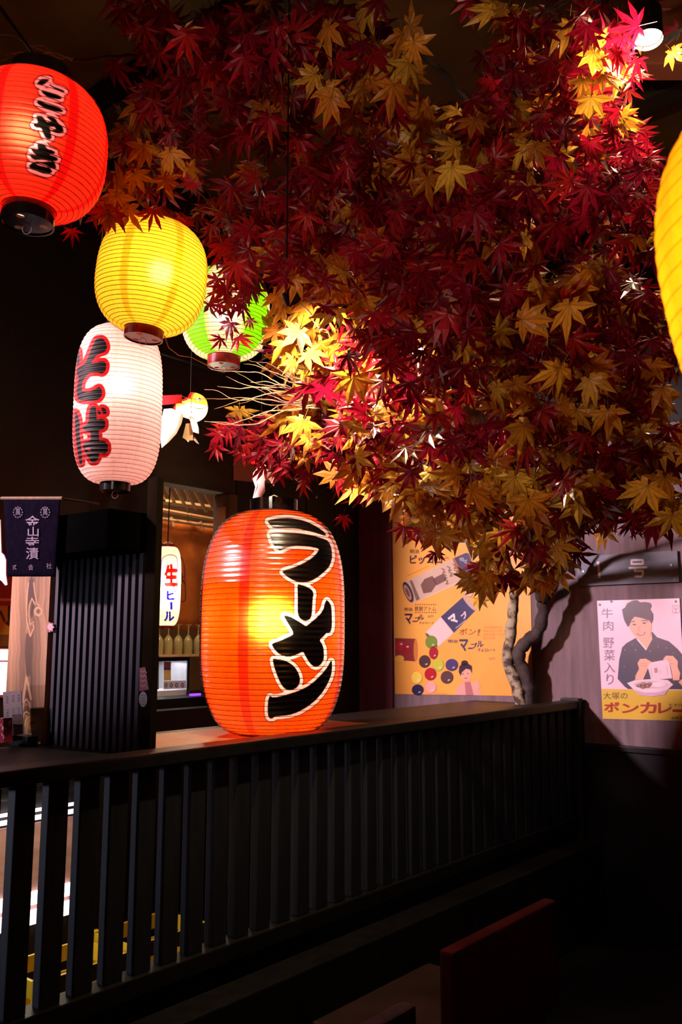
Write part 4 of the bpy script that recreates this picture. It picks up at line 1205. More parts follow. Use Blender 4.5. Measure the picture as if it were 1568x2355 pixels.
# ------------------------------------------------------------------ the maple tree
random.seed(11)
rng = np.random.default_rng(11)
TB = at(1205, 1640, 4.66)
tree = empty('maple_tree', (TB.x, TB.y, 0), 'indoor maple tree with red and orange leaves spreading over the scene', 'tree')
def crook(pts, n=5, jit=0.012):
    """smooth, slightly crooked path through points (px,py,Y)"""
    P = [p if isinstance(p, Vector) else at(*p) for p in pts]
    out = []
    for i in range(len(P) - 1):
        a, b = P[i], P[i + 1]
        p0 = P[i - 1] if i else a
        p3 = P[i + 2] if i + 2 < len(P) else b
        for k in range(n):
            t = k / n
            q_ = 0.5 * ((2 * a) + (b - p0) * t + (2 * p0 - 5 * a + 4 * b - p3) * t * t + (3 * a - p0 - 3 * b + p3) * t ** 3)
            out.append(q_ + Vector((random.uniform(-jit, jit), random.uniform(-jit, jit), random.uniform(-jit, jit))))
    out.append(P[-1])
    return out
def branch(name, pts, r0, r1, mat, n=8, seg=5, jit=0.004):
    c = crook(pts, seg, jit)
    m_ = len(c)
    rr = [r0 + (r1 - r0) * i / (m_ - 1) for i in range(m_)]
    rr = [r * (1 + 0.12 * math.sin(i * 1.7)) for i, r in enumerate(rr)]
    return MB().tube(c, rr, n).build(name, mat, tree, smooth=True)
g0 = Vector((TB.x - 0.02, TB.y, 0.0))
branch('trunk', [g0, (1200, 1655, 4.68), (1188, 1580, 4.68), (1168, 1520, 4.68), (1176, 1440, 4.66), (1182, 1380, 4.62), (1178, 1330, 4.5), (1150, 1250, 4.2), (1100, 1150, 3.6), (1040, 1000, 3.1), (980, 800, 2.9)], 0.038, 0.014, M['lichen'], 10)
branch('trunk', [Vector((TB.x + 0.03, TB.y, 0.0)), (1216, 1650, 4.68), (1212, 1570, 4.67), (1192, 1510, 4.66), (1205, 1480, 4.64), (1238, 1450, 4.60), (1250, 1400, 4.56), (1242, 1350, 4.50)], 0.038, 0.030, M['bark'], 10)
branch('branch', [(1242, 1350, 4.50), (1262, 1310, 4.45), (1285, 1250, 4.3), (1300, 1150, 3.9), (1340, 900, 3.0)], 0.028, 0.007, M['bark'])
branch('branch', [(1246, 1375, 4.52), (1228, 1330, 4.40), (1222, 1290, 4.35), (1200, 1180, 3.8), (1180, 950, 3.0), (1150, 600, 2.8), (1120, 300, 2.7)], 0.030, 0.012, M['bark'])
branch('branch', [(1250, 1390, 4.55), (1278, 1345, 4.52), (1295, 1300, 4.48), (1300, 1250, 4.4)], 0.018, 0.006, M['bark'])
branch('branch', [(980, 800, 2.9), (900, 600, 2.75), (760, 420, 2.6), (600, 250, 2.5), (480, 262, 2.45), (420, 240, 2.45), (350, 148, 2.4), (300, 130, 2.4), (170, 138, 2.3)], 0.016, 0.004, M['bark'])
branch('branch', [(1040, 1000, 3.1), (900, 930, 2.85), (780, 915, 2.75), (720, 905, 2.7)], 0.016, 0.007, M['twig'])
branch('branch', [(760, 420, 2.6), (640, 420, 2.6), (520, 520, 2.65), (500, 620, 2.7)], 0.009, 0.003, M['bark'])
branch('branch', [(1120, 300, 2.7), (1220, 200, 2.6), (1380, 160, 2.55), (1470, 150, 2.5)], 0.010, 0.004, M['bark'])
branch('branch', [(1120, 300, 2.7), (1000, 150, 2.6), (850, 80, 2.5), (650, 90, 2.5), (590, 60, 2.4), (575, 0, 2.35)], 0.011, 0.004, M['bark'])
# bare wavy twigs fanning to the left in the lamp light
def twig(x0, y0, Y0, x1, y1, Y1, amp, r=0.0022):
    n = 9
    pts = []
    ph = random.uniform(0, 6)
    for i in range(n + 1):
        t = i / n
        wv = amp * math.sin(t * 9 + ph) * (0.3 + 0.7 * t) + random.uniform(-amp, amp) * 0.35
        pts.append((x0 + (x1 - x0) * t, y0 + (y1 - y0) * t + wv, Y0 + (Y1 - Y0) * t))
    c = crook(pts, 3, 0.0008)
    rr = [r * (1.25 - 0.85 * i / (len(c) - 1)) for i in range(len(c))]
    MB().tube(c, rr, 5).build('twig', M['twig'], tree, smooth=True)
for t_ in ((735, 905, 486, 838), (735, 900, 552, 812), (735, 910, 500, 885), (740, 915, 470, 905), (730, 925, 492, 930), (725, 935, 470, 975), (740, 890, 590, 842), (745, 885, 612, 815),
           (735, 930, 405, 906), (725, 940, 560, 890), (735, 920, 540, 858), (728, 905, 576, 875), (740, 920, 600, 900), (735, 928, 565, 950), (740, 935, 480, 985), (745, 905, 560, 835),
           (750, 880, 640, 780), (755, 870, 660, 745), (738, 912, 520, 870), (732, 918, 545, 925)):
    twig(t_[0], t_[1], 2.72, t_[2], t_[3], random.uniform(2.6, 3.0), random.uniform(5, 13))
for t_ in ((170, 138, -10, 75), (120, 120, 0, 130), (80, 148, 10, 120), (165, 140, 60, 95)):
    twig(t_[0], t_[1], 2.3, t_[2], t_[3], 2.2, 8, 0.0016)
for t_ in ((430, 420, 520, 500), (500, 470, 420, 500), (480, 440, 520, 540), (420, 260, 500, 330), (240, 505, 222, 640), (690, 700, 760, 780)):
    twig(t_[0], t_[1], 2.5, t_[2], t_[3], 2.5, 8, 0.0014)

# leaf shapes
def leaf_geo(kind, seed):
    """palmate leaf of seven lobes with ridged midribs, about one unit from tip to tip; returns verts, tris, vein"""
    r = random.Random(seed)
    if kind == 'o':
        angs, lens, wid, notch = [0, 40, -40, 80, -80, 128, -128], [0.60, 0.54, 0.54, 0.42, 0.42, 0.20, 0.20], 0.082, 0.150
    else:
        angs, lens, wid, notch = [0, 34, -34, 68, -68, 108, -108], [0.58, 0.55, 0.55, 0.46, 0.46, 0.27, 0.27], 0.056, 0.105
    lobes = sorted((a + r.uniform(-5, 5), l * r.uniform(0.85, 1.12)) for a, l in zip(angs, lens))
    V_, F_, vein = [(0, 0, 0.012)], [], [1.0]
    droop = r.uniform(0.15, 0.75)
    def put(x, y, z, v):
        V_.append((x, y, z)); vein.append(v); return len(V_) - 1
    n = len(lobes)
    def pol(a, d, side=0.0):
        g = math.radians(a)
        return d * math.sin(g) + side * math.cos(g), d * math.cos(g) - side * math.sin(g)
    notches = []
    for i in range(n + 1):
        if i == 0: a = lobes[0][0] - 24
        elif i == n: a = lobes[-1][0] + 24
        else: a = (lobes[i - 1][0] + lobes[i][0]) / 2
        d = notch * (0.55 if i in (0, n) else 1)
        x, y = pol(a, d)
        notches.append(put(x, y, -droop * 0.3 * d * d * 4, 0.3))
    for i, (a, l) in enumerate(lobes):
        kd = droop * r.uniform(0.5, 1.6); cup = r.uniform(-0.02, 0.035); bend = r.uniform(-10, 10)
        zf = lambda d: -kd * d * d * 0.9
        m_ = put(*pol(a, l * 0.5), zf(l * 0.5) + 0.016, 1.0)
        tip = put(*pol(a + bend, l), zf(l) , 1.0)
        sl = put(*pol(a + bend * 0.3, l * 0.50, -wid * (0.6 + 0.8 * l)), zf(l * 0.5) - cup, 0.2)
        sr = put(*pol(a + bend * 0.3, l * 0.50, wid * (0.6 + 0.8 * l)), zf(l * 0.5) - cup, 0.2)
        nl, nr = notches[i], notches[i + 1]
        F_ += [(0, m_, nl), (m_, sl, nl), (m_, tip, sl), (m_, sr, tip), (m_, nr, sr), (0, nr, m_)]
    # stalk
    st_ = [(-0.008, 0, 0.0), (0.008, 0, 0.0), (0, 0, 0.012), (-0.005, -0.30, 0.05), (0.005, -0.30, 0.05), (0.0, -0.30, 0.06)]
    b = len(V_)
    V_ += st_; vein += [1.0] * 6
    F_ += [(b, b + 1, b + 4), (b, b + 4, b + 3), (b + 1, b + 2, b + 5), (b + 1, b + 5, b + 4), (b + 2, b, b + 3), (b + 2, b + 3, b + 5)]
    return np.array(V_), np.array(F_), np.array(vein)
ORG = [(0.88, 0.38, 0.035), (0.92, 0.46, 0.045), (0.80, 0.30, 0.030), (0.95, 0.54, 0.07), (0.78, 0.27, 0.028), (0.92, 0.48, 0.06), (0.86, 0.36, 0.035), (0.70, 0.20, 0.022)]
RED = [(0.36, 0.004, 0.026), (0.46, 0.007, 0.026), (0.28, 0.003, 0.024), (0.55, 0.012, 0.024), (0.24, 0.003, 0.019), (0.40, 0.006, 0.030), (0.62, 0.022, 0.020), (0.32, 0.004, 0.026)]
RED = [(c[0] * 0.86, c[1] * 0.8, c[2] * 1.05) for c in RED]
geo = {'o': [leaf_geo('o', 100 + i) for i in range(8)], 'r': [leaf_geo('r', 200 + i) for i in range(8)]}
def leaf_mesh(kind, i, c):
    V_, F_, ve = geo[kind][i]
    me = bpy.data.meshes.new('leaf')
    me.from_pydata(V_.tolist(), [], F_.tolist())
    ca = me.color_attributes.new('paint', 'FLOAT_COLOR', 'POINT')
    ca.data.foreach_set('color', np.hstack([np.tile(np.array(c), (len(V_), 1)), ve[:, None]]).ravel())
    me.materials.append(M['leaf'])
    return me
LM = {('o', i): leaf_mesh('o', i, ORG[i]) for i in range(8)}
LM.update({('r', i): leaf_mesh('r', i, RED[i]) for i in range(8)})

leaves = []      # (px, py, Y, size px, direction deg in the picture (90 = down), kind, tilt)
def lf(px, py, size, d, kind='o', Y=None, tilt=0.35):
    Y = Y or 0.128 * FPX / size * 1.0
    leaves.append((px, py, max(1.75, min(Y, 2.9)), size, d, kind, tilt, True))
for t_ in ((725, 172, 118, 150), (818, 118, 88, 110), (762, 225, 122, 112), (905, 195, 132, 100), (925, 140, 90, 50), (978, 255, 92, 60), (842, 262, 84, 80), (950, 385, 118, 92), (1040, 385, 132, 92),
           (1105, 345, 112, 60), (1182, 325, 112, 60), (1130, 268, 92, 50), (815, 375, 82, 140), (852, 480, 72, 65), (765, 508, 84, 95), (870, 330, 92, 90), (1000, 320, 88, 70), (900, 290, 90, 100),
           (1288, 845, 138, 112), (1355, 872, 124, 60), (1398, 945, 124, 85), (1470, 925, 112, 55), (1268, 1025, 88, 65), (1200, 735, 132, 5), (1310, 700, 138, 88), (1365, 785, 84, 30),
           (1215, 1148, 134, 82), (1050, 1178, 112, 60), (1085, 1128, 124, 25), (1180, 1212, 92, 85), (1008, 1228, 104, 95), (1110, 1078, 66, 85), (1490, 1118, 134, 115), (1545, 1185, 118, 110), (1385, 1180, 98, 92),
           (1130, 1325, 94, 105), (1102, 1375, 64, 100), (1285, 1318, 92, 105), (1242, 1305, 84, 140), (1385, 1222, 78, 70), (975, 1110, 96, 120), (925, 1145, 92, 110), (1020, 1090, 100, 60), (1150, 1100, 95, 80),
           (955, 1190, 92, 100), (1100, 1200, 90, 70), (1240, 1230, 80, 95), (1150, 1285, 92, 120), (1195, 1330, 80, 70), (1300, 1060, 92, 70), (1440, 870, 90, 70), (1495, 1050, 84, 90), (1550, 1060, 84, 80),
           (1100, 890, 84, 90), (1020, 905, 92, 120), (1060, 950, 80, 95)):
    lf(*t_)
for t_ in ((640, 758, 88, 110), (702, 850, 106, 30), (688, 925, 116, 200), (698, 968, 112, 110), (832, 1000, 118, 105), (872, 1012, 84, 60), (650, 705, 88, 120), (690, 680, 84, 80), (720, 700, 96, 90),
           (770, 1092, 92, 190), (730, 790, 92, 80), (800, 850, 90, 60), (785, 900, 96, 100), (720, 745, 90, 40), (820, 935, 90, 95), (660, 660, 86, 100), (745, 870, 84, 95)):
    lf(*t_, Y=2.68 + 0.14 * random.random())
lf(765, 655, 128, 92, 'o', 2.22, 0.2)
lf(676, 640, 104, 95, 'o', 2.12, 0.25); lf(640, 628, 96, 110, 'r', 2.14, 0.3); lf(705, 618, 100, 80, 'r', 2.12, 0.3)
for t_ in ((1400, 138, 92, 95), (1418, 280, 84, 10), (1350, 275, 82, -60), (1462, 165, 72, 110), (1300, 178, 104, 10), (1545, 118, 76, 40), (1340, 165, 96, 40), (1270, 210, 90, 100)):
    lf(*t_, Y=2.40)
for t_ in ((330, 335, 108, 100), (392, 350, 114, 85), (268, 450, 112, 95), (292, 480, 96, 60), (245, 470, 90, 110), (310, 400, 100, 70), (380, 410, 90, 80)):
    lf(*t_, Y=2.2)
lf(165, 528, 66, 90, 'r', 1.95)
for t_ in ((1092, 488, 152, 80), (1030, 722, 142, 120), (1000, 765, 120, 100), (962, 612, 118, 95), (1280, 512, 152, 95), (920, 580, 112, 100), (785, 592, 110, 90), (1010, 640, 118, 60), (1100, 640, 112, 80),
           (1050, 820, 110, 70), (900, 780, 120, 95), (940, 880, 124, 90), (860, 720, 120, 100), (905, 650, 110, 80), (1180, 880, 114, 90), (1160, 960, 108, 100), (1235, 960, 108, 60), (1340, 1000, 122, 95),
           (700, 590, 108, 110), (1120, 780, 118, 95), (640, 60, 122, 110), (430, 80, 132, 120), (330, 60, 122, 90), (560, 130, 132, 80), (620, 270, 118, 90), (520, 230, 118, 100), (700, 320, 112, 95),
           (1180, 160, 122, 60), (1350, 60, 128, 90), (1210, 430, 122, 110), (1350, 430, 122, 90), (1460, 300, 92, 20), (1480, 360, 88, 350), (1500, 420, 84, 10), (1280, 1170, 112, 95), (1340, 1130, 112, 90),
           (1000, 1270, 74, 80), (1310, 1250, 94, 90), (1040, 1010, 118, 95), (960, 1010, 108, 110), (900, 1080, 96, 100), (1185, 1260, 86, 60), (1450, 1190, 100, 90), (1230, 610, 130, 90), (1400, 620, 118, 95)):
    lf(*t_, kind='r')
for t_ in ((600, 998, 84, 150), (555, 985, 78, 180), (510, 990, 60, 200), (620, 960, 78, 160), (660, 1040, 86, 120), (600, 1040, 86, 100), (560, 1030, 74, 120), (640, 1075, 70, 90), (700, 1060, 86, 60), (735, 1020, 92, 90),
           (790, 1188, 62, 95), (830, 1140, 76, 150), (790, 1110, 86, 120), (700, 1010, 84, 100), (760, 960, 92, 70), (640, 900, 70, 150)):
    lf(*t_, kind='r', Y=2.9)
    leaves[-1] = leaves[-1][:2] + (2.97,) + leaves[-1][3:]
for t_ in ((522, 660, 92, 110), (556, 702, 84, 95), (530, 742, 92, 120), (500, 640, 84, 120), (548, 775, 80, 60), (592, 640, 92, 80), (540, 690, 86, 100), (505, 700, 62, 110), (508, 778, 58, 130), (585, 610, 90, 100),
           (520, 610, 92, 110), (560, 650, 84, 70), (575, 735, 52, 90)):
    lf(*t_, kind='r', Y=2.72, tilt=0.6)

# sprays that fill the crown: centre px, spread px, depth, count, share of orange, leaf size px
def spray(cx, cy, rx, ry, Y, n, po, size, dy=0.25):
    for _ in range(int(n * 0.8)):
        x = cx + rx * max(-1.6, min(1.6, random.gauss(0, 0.55))); y = cy + ry * max(-1.6, min(1.6, random.gauss(0, 0.55)))
        k = 'o' if random.random() < po else 'r'
        leaves.append((x, y, Y + random.uniform(-dy, dy), size * 1.2 * random.uniform(0.75, 1.15), random.gauss(95, 45), k, 0.55, False))
spray(420, 70, 150, 80, 2.35, 46, 0.02, 110); spray(600, 110, 140, 110, 2.35, 60, 0.03, 112); spray(620, 260, 110, 90, 2.45, 45, 0.12, 105)
spray(760, 60, 140, 70, 2.35, 44, 0.10, 110); spray(860, 120, 90, 90, 2.3, 34, 0.55, 105); spray(840, 250, 120, 110, 2.35, 44, 0.45, 105)
spray(980, 330, 140, 80, 2.35, 44, 0.6, 105); spray(1150, 330, 120, 90, 2.35, 40, 0.5, 105); spray(900, 430, 160, 80, 2.5, 48, 0.22, 105)
spray(720, 430, 120, 90, 2.55, 44, 0.15, 100); spray(600, 470, 110, 90, 2.6, 34, 0.05, 95); spray(360, 240, 110, 80, 2.5, 34, 0.04, 80)
spray(290, 300, 80, 70, 2.45, 26, 0.30, 85); spray(340, 390, 110, 60, 2.45, 32, 0.60, 95); spray(440, 330, 80, 80, 2.55, 20, 0.05, 90)
spray(250, 480, 60, 40, 2.25, 12, 0.65, 85); spray(470, 520, 60, 70, 2.6, 16, 0.05, 75); spray(380, 500, 50, 30, 2.3, 8, 0.0, 70)
spray(1200, 140, 130, 110, 2.4, 46, 0.12, 110); spray(1330, 90, 120, 90, 2.45, 46, 0.15, 105); spray(1420, 60, 90, 70, 2.45, 34, 0.12, 100)
spray(1390, 160, 90, 60, 2.45, 30, 0.45, 90); spray(1330, 250, 110, 90, 2.45, 40, 0.22, 100); spray(1440, 330, 70, 90, 2.45, 34, 0.12, 85)
spray(1470, 430, 50, 90, 2.45, 34, 0.06, 80); spray(1340, 420, 130, 100, 2.4, 46, 0.06, 112); spray(1200, 480, 130, 110, 2.35, 50, 0.08, 112)
spray(1060, 500, 130, 90, 2.3, 48, 0.06, 112); spray(940, 560, 120, 90, 2.4, 48, 0.06, 108); spray(790, 560, 120, 90, 2.5, 46, 0.10, 104)
spray(660, 590, 100, 60, 2.35, 36, 0.15, 100); spray(560, 600, 80, 50, 2.7, 26, 0.03, 88); spray(540, 690, 60, 70, 2.74, 22, 0.02, 82)
spray(1020, 660, 130, 100, 2.3, 50, 0.08, 112); spray(1150, 640, 120, 110, 2.35, 46, 0.10, 112); spray(1300, 640, 140, 120, 2.35, 52, 0.25, 112)
spray(1430, 640, 70, 120, 2.4, 34, 0.18, 100); spray(890, 720, 120, 100, 2.4, 50, 0.10, 108); spray(770, 660, 100, 60, 2.28, 34, 0.55, 106)
spray(690, 765, 80, 80, 2.78, 36, 0.85, 84); spray(760, 850, 90, 90, 2.85, 50, 0.72, 84, 0.12); spray(860, 860, 100, 100, 2.5, 46, 0.18, 104)
spray(980, 840, 120, 110, 2.35, 50, 0.15, 110); spray(1110, 820, 120, 100, 2.35, 46, 0.30, 108); spray(1240, 820, 120, 100, 2.35, 44, 0.30, 110)
spray(1370, 850, 110, 100, 2.35, 40, 0.40, 108); spray(1470, 900, 70, 110, 2.4, 34, 0.30, 98); spray(620, 1000, 110, 50, 2.98, 48, 0.04, 76, 0.1)
spray(700, 960, 70, 60, 2.95, 40, 0.60, 82, 0.1); spray(780, 1010, 90, 60, 2.92, 44, 0.35, 84, 0.12); spray(880, 980, 110, 90, 2.5, 46, 0.22, 100)
spray(1000, 990, 120, 90, 2.4, 46, 0.35, 104); spray(1130, 970, 120, 90, 2.4, 46, 0.40, 104); spray(1260, 990, 120, 90, 2.4, 46, 0.30, 106)
spray(1390, 1010, 110, 90, 2.4, 44, 0.35, 104); spray(1500, 1030, 70, 90, 2.4, 36, 0.40, 98); spray(690, 1050, 80, 35, 2.98, 28, 0.10, 76, 0.1)
spray(860, 1080, 80, 50, 2.55, 34, 0.35, 88); spray(960, 1110, 80, 60, 2.45, 42, 0.75, 92); spray(1060, 1120, 90, 70, 2.4, 46, 0.80, 98)
spray(1170, 1120, 90, 80, 2.4, 46, 0.70, 100); spray(1290, 1120, 100, 80, 2.45, 42, 0.30, 100); spray(1400, 1140, 100, 70, 2.45, 40, 0.35, 98)
spray(1510, 1140, 70, 70, 2.45, 36, 0.60, 98); spray(1000, 1210, 60, 30, 2.5, 14, 0.70, 80); spray(1170, 1220, 80, 50, 2.5, 30, 0.75, 86)
spray(1270, 1230, 80, 60, 2.5, 34, 0.45, 88); spray(1230, 1300, 70, 40, 2.6, 22, 0.55, 78); spray(1130, 1310, 50, 45, 2.6, 14, 0.85, 80)
spray(1370, 1220, 80, 40, 2.5, 22, 0.35, 84); spray(1490, 1210, 80, 30, 2.5, 20, 0.30, 84); spray(1150, 30, 60, 30, 2.3, 8, 0.5, 100); spray(1480, 40, 40, 40, 2.5, 12, 0.05, 90)

spray(1515, 800, 45, 90, 2.9, 26, 0.05, 84); spray(1440, 760, 60, 60, 2.7, 20, 0.1, 90)
def keep(px, py):
    """open gaps of the crown: dark notch at the top, black hole by the corner lamp, the lamp itself, the lanterns' faces"""
    if 955 < px < 1105 and 40 < py < 175: return False
    if 1455 < px < 1600 and 175 < py < 320: return False
    if math.hypot(px - 1495, (py - 98)) < 30: return False
    if px > 1500 and py < 60: return False
    if px < 265 and 160 < py < 470: return False
    if px < 480 and 520 < py < 1000: return False
    if 1325 < px and py > 1205: return False
    if px < 620 and 700 < py < 940: return False
    return True
LP = at(672, 694, 2.30)
def clear(l):
    return (at(l[0], l[1], l[2]) - LP).length > 0.17 or l[7]
def leaf_matrix(x, y, Y, size, d, tilt):
    p = at(x, y, Y)
    view = (EYE - p).normalized()
    right = Vector((1, 0, 0)); up = view.cross(right) * 1.0
    right = (right - view * right.dot(view)).normalized(); up = view.cross(right).normalized()
    if up.z < 0: up = -up
    g = math.radians(d)
    ydir = right * math.cos(g) - up * math.sin(g)
    nrm = (view + right * random.gauss(0, tilt) + up * (random.gauss(0, tilt) + 0.15)).normalized()
    if random.random() < 0.15 and tilt > 0.4: nrm = -nrm
    ydir = (ydir - nrm * ydir.dot(nrm)).normalized()
    xdir = ydir.cross(nrm)
    s = size * mpp(x, y, Y)
    return Matrix(((xdir.x * s, ydir.x * s, nrm.x * s, p.x), (xdir.y * s, ydir.y * s, nrm.y * s, p.y), (xdir.z * s, ydir.z * s, nrm.z * s, p.z), (0, 0, 0, 1)))
placed = [l for l in leaves if l[7]]
rest = [l for l in leaves if not l[7] and keep(l[0], l[1]) and clear(l)]
rest.sort(key=lambda l: l[2])
front_ = [l for l in rest if -30 < l[0] < 1600 and -30 < l[1]]
single = placed + front_[:max(0, 298 - len(placed))]
ids = set(id(l) for l in single)
torg = wloc(tree)
for l in single:
    o = bpy.data.objects.new('leaf', LM[(l[5], random.randrange(8))])
    COL.objects.link(o); o.parent = tree
    mt = leaf_matrix(*l[:5], l[6])
    o.matrix_local = Matrix.Translation(-torg) @ mt
bulk = {'o': [], 'r': []}
for l in rest:
    if id(l) not in ids:
        bulk[l[5]].append(l)
for kd, nm in (('o', 'orange_foliage'), ('r', 'red_foliage')):
    VV, FF, CC, off = [], [], [], 0
    for l in bulk[kd]:
        V_, F_, ve = geo[kd][random.randrange(8)]
        mt = np.array(Matrix.Translation(-torg) @ leaf_matrix(*l[:5], l[6]))
        VV.append(V_ @ mt[:3, :3].T + mt[:3, 3]); FF.append(F_ + off); off += len(V_)
        c = np.array((ORG if kd == 'o' else RED)[random.randrange(8)]) * random.uniform(0.8, 1.1)
        CC.append(np.hstack([np.tile(c, (len(V_), 1)), ve[:, None]]))
    me = bpy.data.meshes.new(nm)
    me.from_pydata(np.vstack(VV).tolist(), [], np.vstack(FF).tolist())
    ca = me.color_attributes.new('paint', 'FLOAT_COLOR', 'POINT')
    ca.data.foreach_set('color', np.vstack(CC).ravel())
    me.materials.append(M['leaf'])
    o = bpy.data.objects.new(nm, me); COL.objects.link(o); o.parent = tree
    o['kind'] = 'stuff'

# ------------------------------------------------------------------ posters and sign on the right wall
Z7 = ((860, 1120), 3.267)
def plate(name, label, cat, quad, off, sc, thick, mat, stand):
    pp = WP + WN * stand
    q_ = [on_plane(off[0] + x / sc, off[1] + y / sc, pp, WN) for x, y in quad]
    r = empty(name, (q_[2] + q_[3]) / 2, label, cat)
    MB().prism(q_, -WN * thick).build('sheet', mat, r)
    return r, Print(pp, WN, off, sc)
po1, pr = plate('candy_poster', 'yellow vintage chocolate poster with tubes and coloured candies behind the tree', 'poster',
                [(130, -140), (1150, -140), (1195, 1572), (158, 1555)], (860, 1120), 3.267, 0.002, nmat('poster_yellow', (0.82, 0.39, 0.062), (0.76, 0.33, 0.048), 3, 0.4, contrast=(0.35, 0.65)), 0.004)
INK, BRN, NAVY = (0.045, 0.018, 0.035), (0.28, 0.10, 0.03), (0.05, 0.045, 0.11)
pr.poly([(212, 185), (620, 250), (600, 400), (262, 385)], (0.20, 0.13, 0.09), 1)
for x_, y_, r_ in ((280, 250, 38), (340, 330, 45), (420, 280, 40), (400, 360, 36), (500, 320, 46), (560, 370, 34)):
    pr.ell(x_, y_, r_, r_ * 0.9, (0.42, 0.30, 0.20), 2); pr.ell(x_ - 8, y_ - 10, r_ * 0.4, r_ * 0.3, (0.6, 0.45, 0.32), 3)
pr.line([(216, 185), (246, 335)], 9, INK, 2)
pr.flush('photo_print', M['enamel'], po1)
pr.text('明治', (270, 468, 340, 500), INK, 2, 0.015); pr.text('ピッコロ', (268, 512, 512, 580), INK, 2, 0.035); pr.text('50円', (518, 524, 560, 545), INK, 2)
pr.flush('lettering', M['enamel'], po1)
pr.poly([(530, 388), (560, 380), (920, 362), (935, 380), (925, 398), (540, 426)], INK, 1)
pr.text('PICCOLO', [(665, 392), (862, 374), (862, 398), (665, 414)], (0.5, 0.36, 0.26), 2, 0.01)
pr.ell(820, 475, 80, 50, (0.5, 0.33, 0.22), 1, -0.3); pr.ell(870, 450, 50, 26, (0.25, 0.13, 0.09), 2, -0.3)
pr.flush('bar_print', M['enamel'], po1)
# tube with ribbed wrapper
pr.poly([(222, 718), (600, 535), (690, 700), (300, 872)], (0.62, 0.46, 0.33), 1)
for j in range(17):
    t_ = 0.04 + j * 0.057
    pr.line([(222 + 78 * t_, 718 + 154 * t_), (600 + 78 * t_, 535 + 154 * t_)], 2.6, (0.40, 0.27, 0.18), 2)
pr.ell(256, 790, 30, 82, INK, 3, -0.38); pr.ell(252, 792, 20, 62, (0.42, 0.25, 0.14), 4, -0.38); pr.ell(252, 792, 11, 36, (0.16, 0.07, 0.05), 5, -0.38)
pr.poly([(268, 705), (284, 700), (345, 842), (318, 856)], (0.20, 0.11, 0.08), 3)
pr.poly([(588, 540), (612, 528), (686, 690), (662, 720)], (0.34, 0.12, 0.04), 3)
pr.poly([(604, 532), (690, 494), (712, 500), (752, 610), (748, 640), (680, 690)], NAVY, 3)
for j in range(3):
    pr.text(('明治', 'マ', 'ブル')[j], [(640 + j * 26, 545 + j * 22 - 10), (668 + j * 26, 533 + j * 22 - 10), (680 + j * 26, 560 + j * 22 - 10), (652 + j * 26, 572 + j * 22 - 10)], (0.55, 0.45, 0.45), 4, 0.01)
for q_ in ([(350, 735), (380, 690), (440, 668), (470, 730), (430, 790), (370, 800)], [(440, 690), (520, 650), (545, 700), (470, 740)]):
    pr.poly(q_, (0.16, 0.08, 0.06), 3)
for j in range(7):
    x_, y_ = 505 + (j % 3) * 38 + j * 4, 612 + (j // 3) * 42 - (j % 3) * 16
    pr.line([(x_, y_), (x_ + 24, y_ + 10), (x_ + 12, y_ + 34), (x_ + 34, y_ + 28)], 7, (0.16, 0.08, 0.06), 3)
pr.line([(250, 668), (410, 592)], 4, (0.45, 0.20, 0.05), 2)
pr.flush('tube_print', M['enamel'], po1)
for yy in (883, 943):
    for j in range(10):
        x_ = 314 + j * 16.5
        pr.poly([(x_ + (7 if i % 2 == 0 else 3) * math.sin(i * math.pi / 5), yy - (7 if i % 2 == 0 else 3) * math.cos(i * math.pi / 5)) for i in range(10)], INK, 2)
pr.text('明治', (228, 906, 290, 932), INK, 2, 0.02); pr.text('鉄腕アトム', (305, 896, 465, 933), INK, 2, 0.008)
pr.text('マ', (230, 950, 290, 1032), INK, 2, 0.035); pr.text('ー', (288, 1004, 314, 1014), INK, 2, 0.035); pr.text('ブ', (306, 972, 345, 1016), INK, 2, 0.035); pr.text('ル', (336, 958, 376, 1000), INK, 2, 0.035)
pr.text('30円', (402, 963, 445, 983), INK, 2); pr.text('チョコレート', (340, 1012, 448, 1030), INK, 2, 0.03)
pr.flush('lettering', M['enamel'], po1)
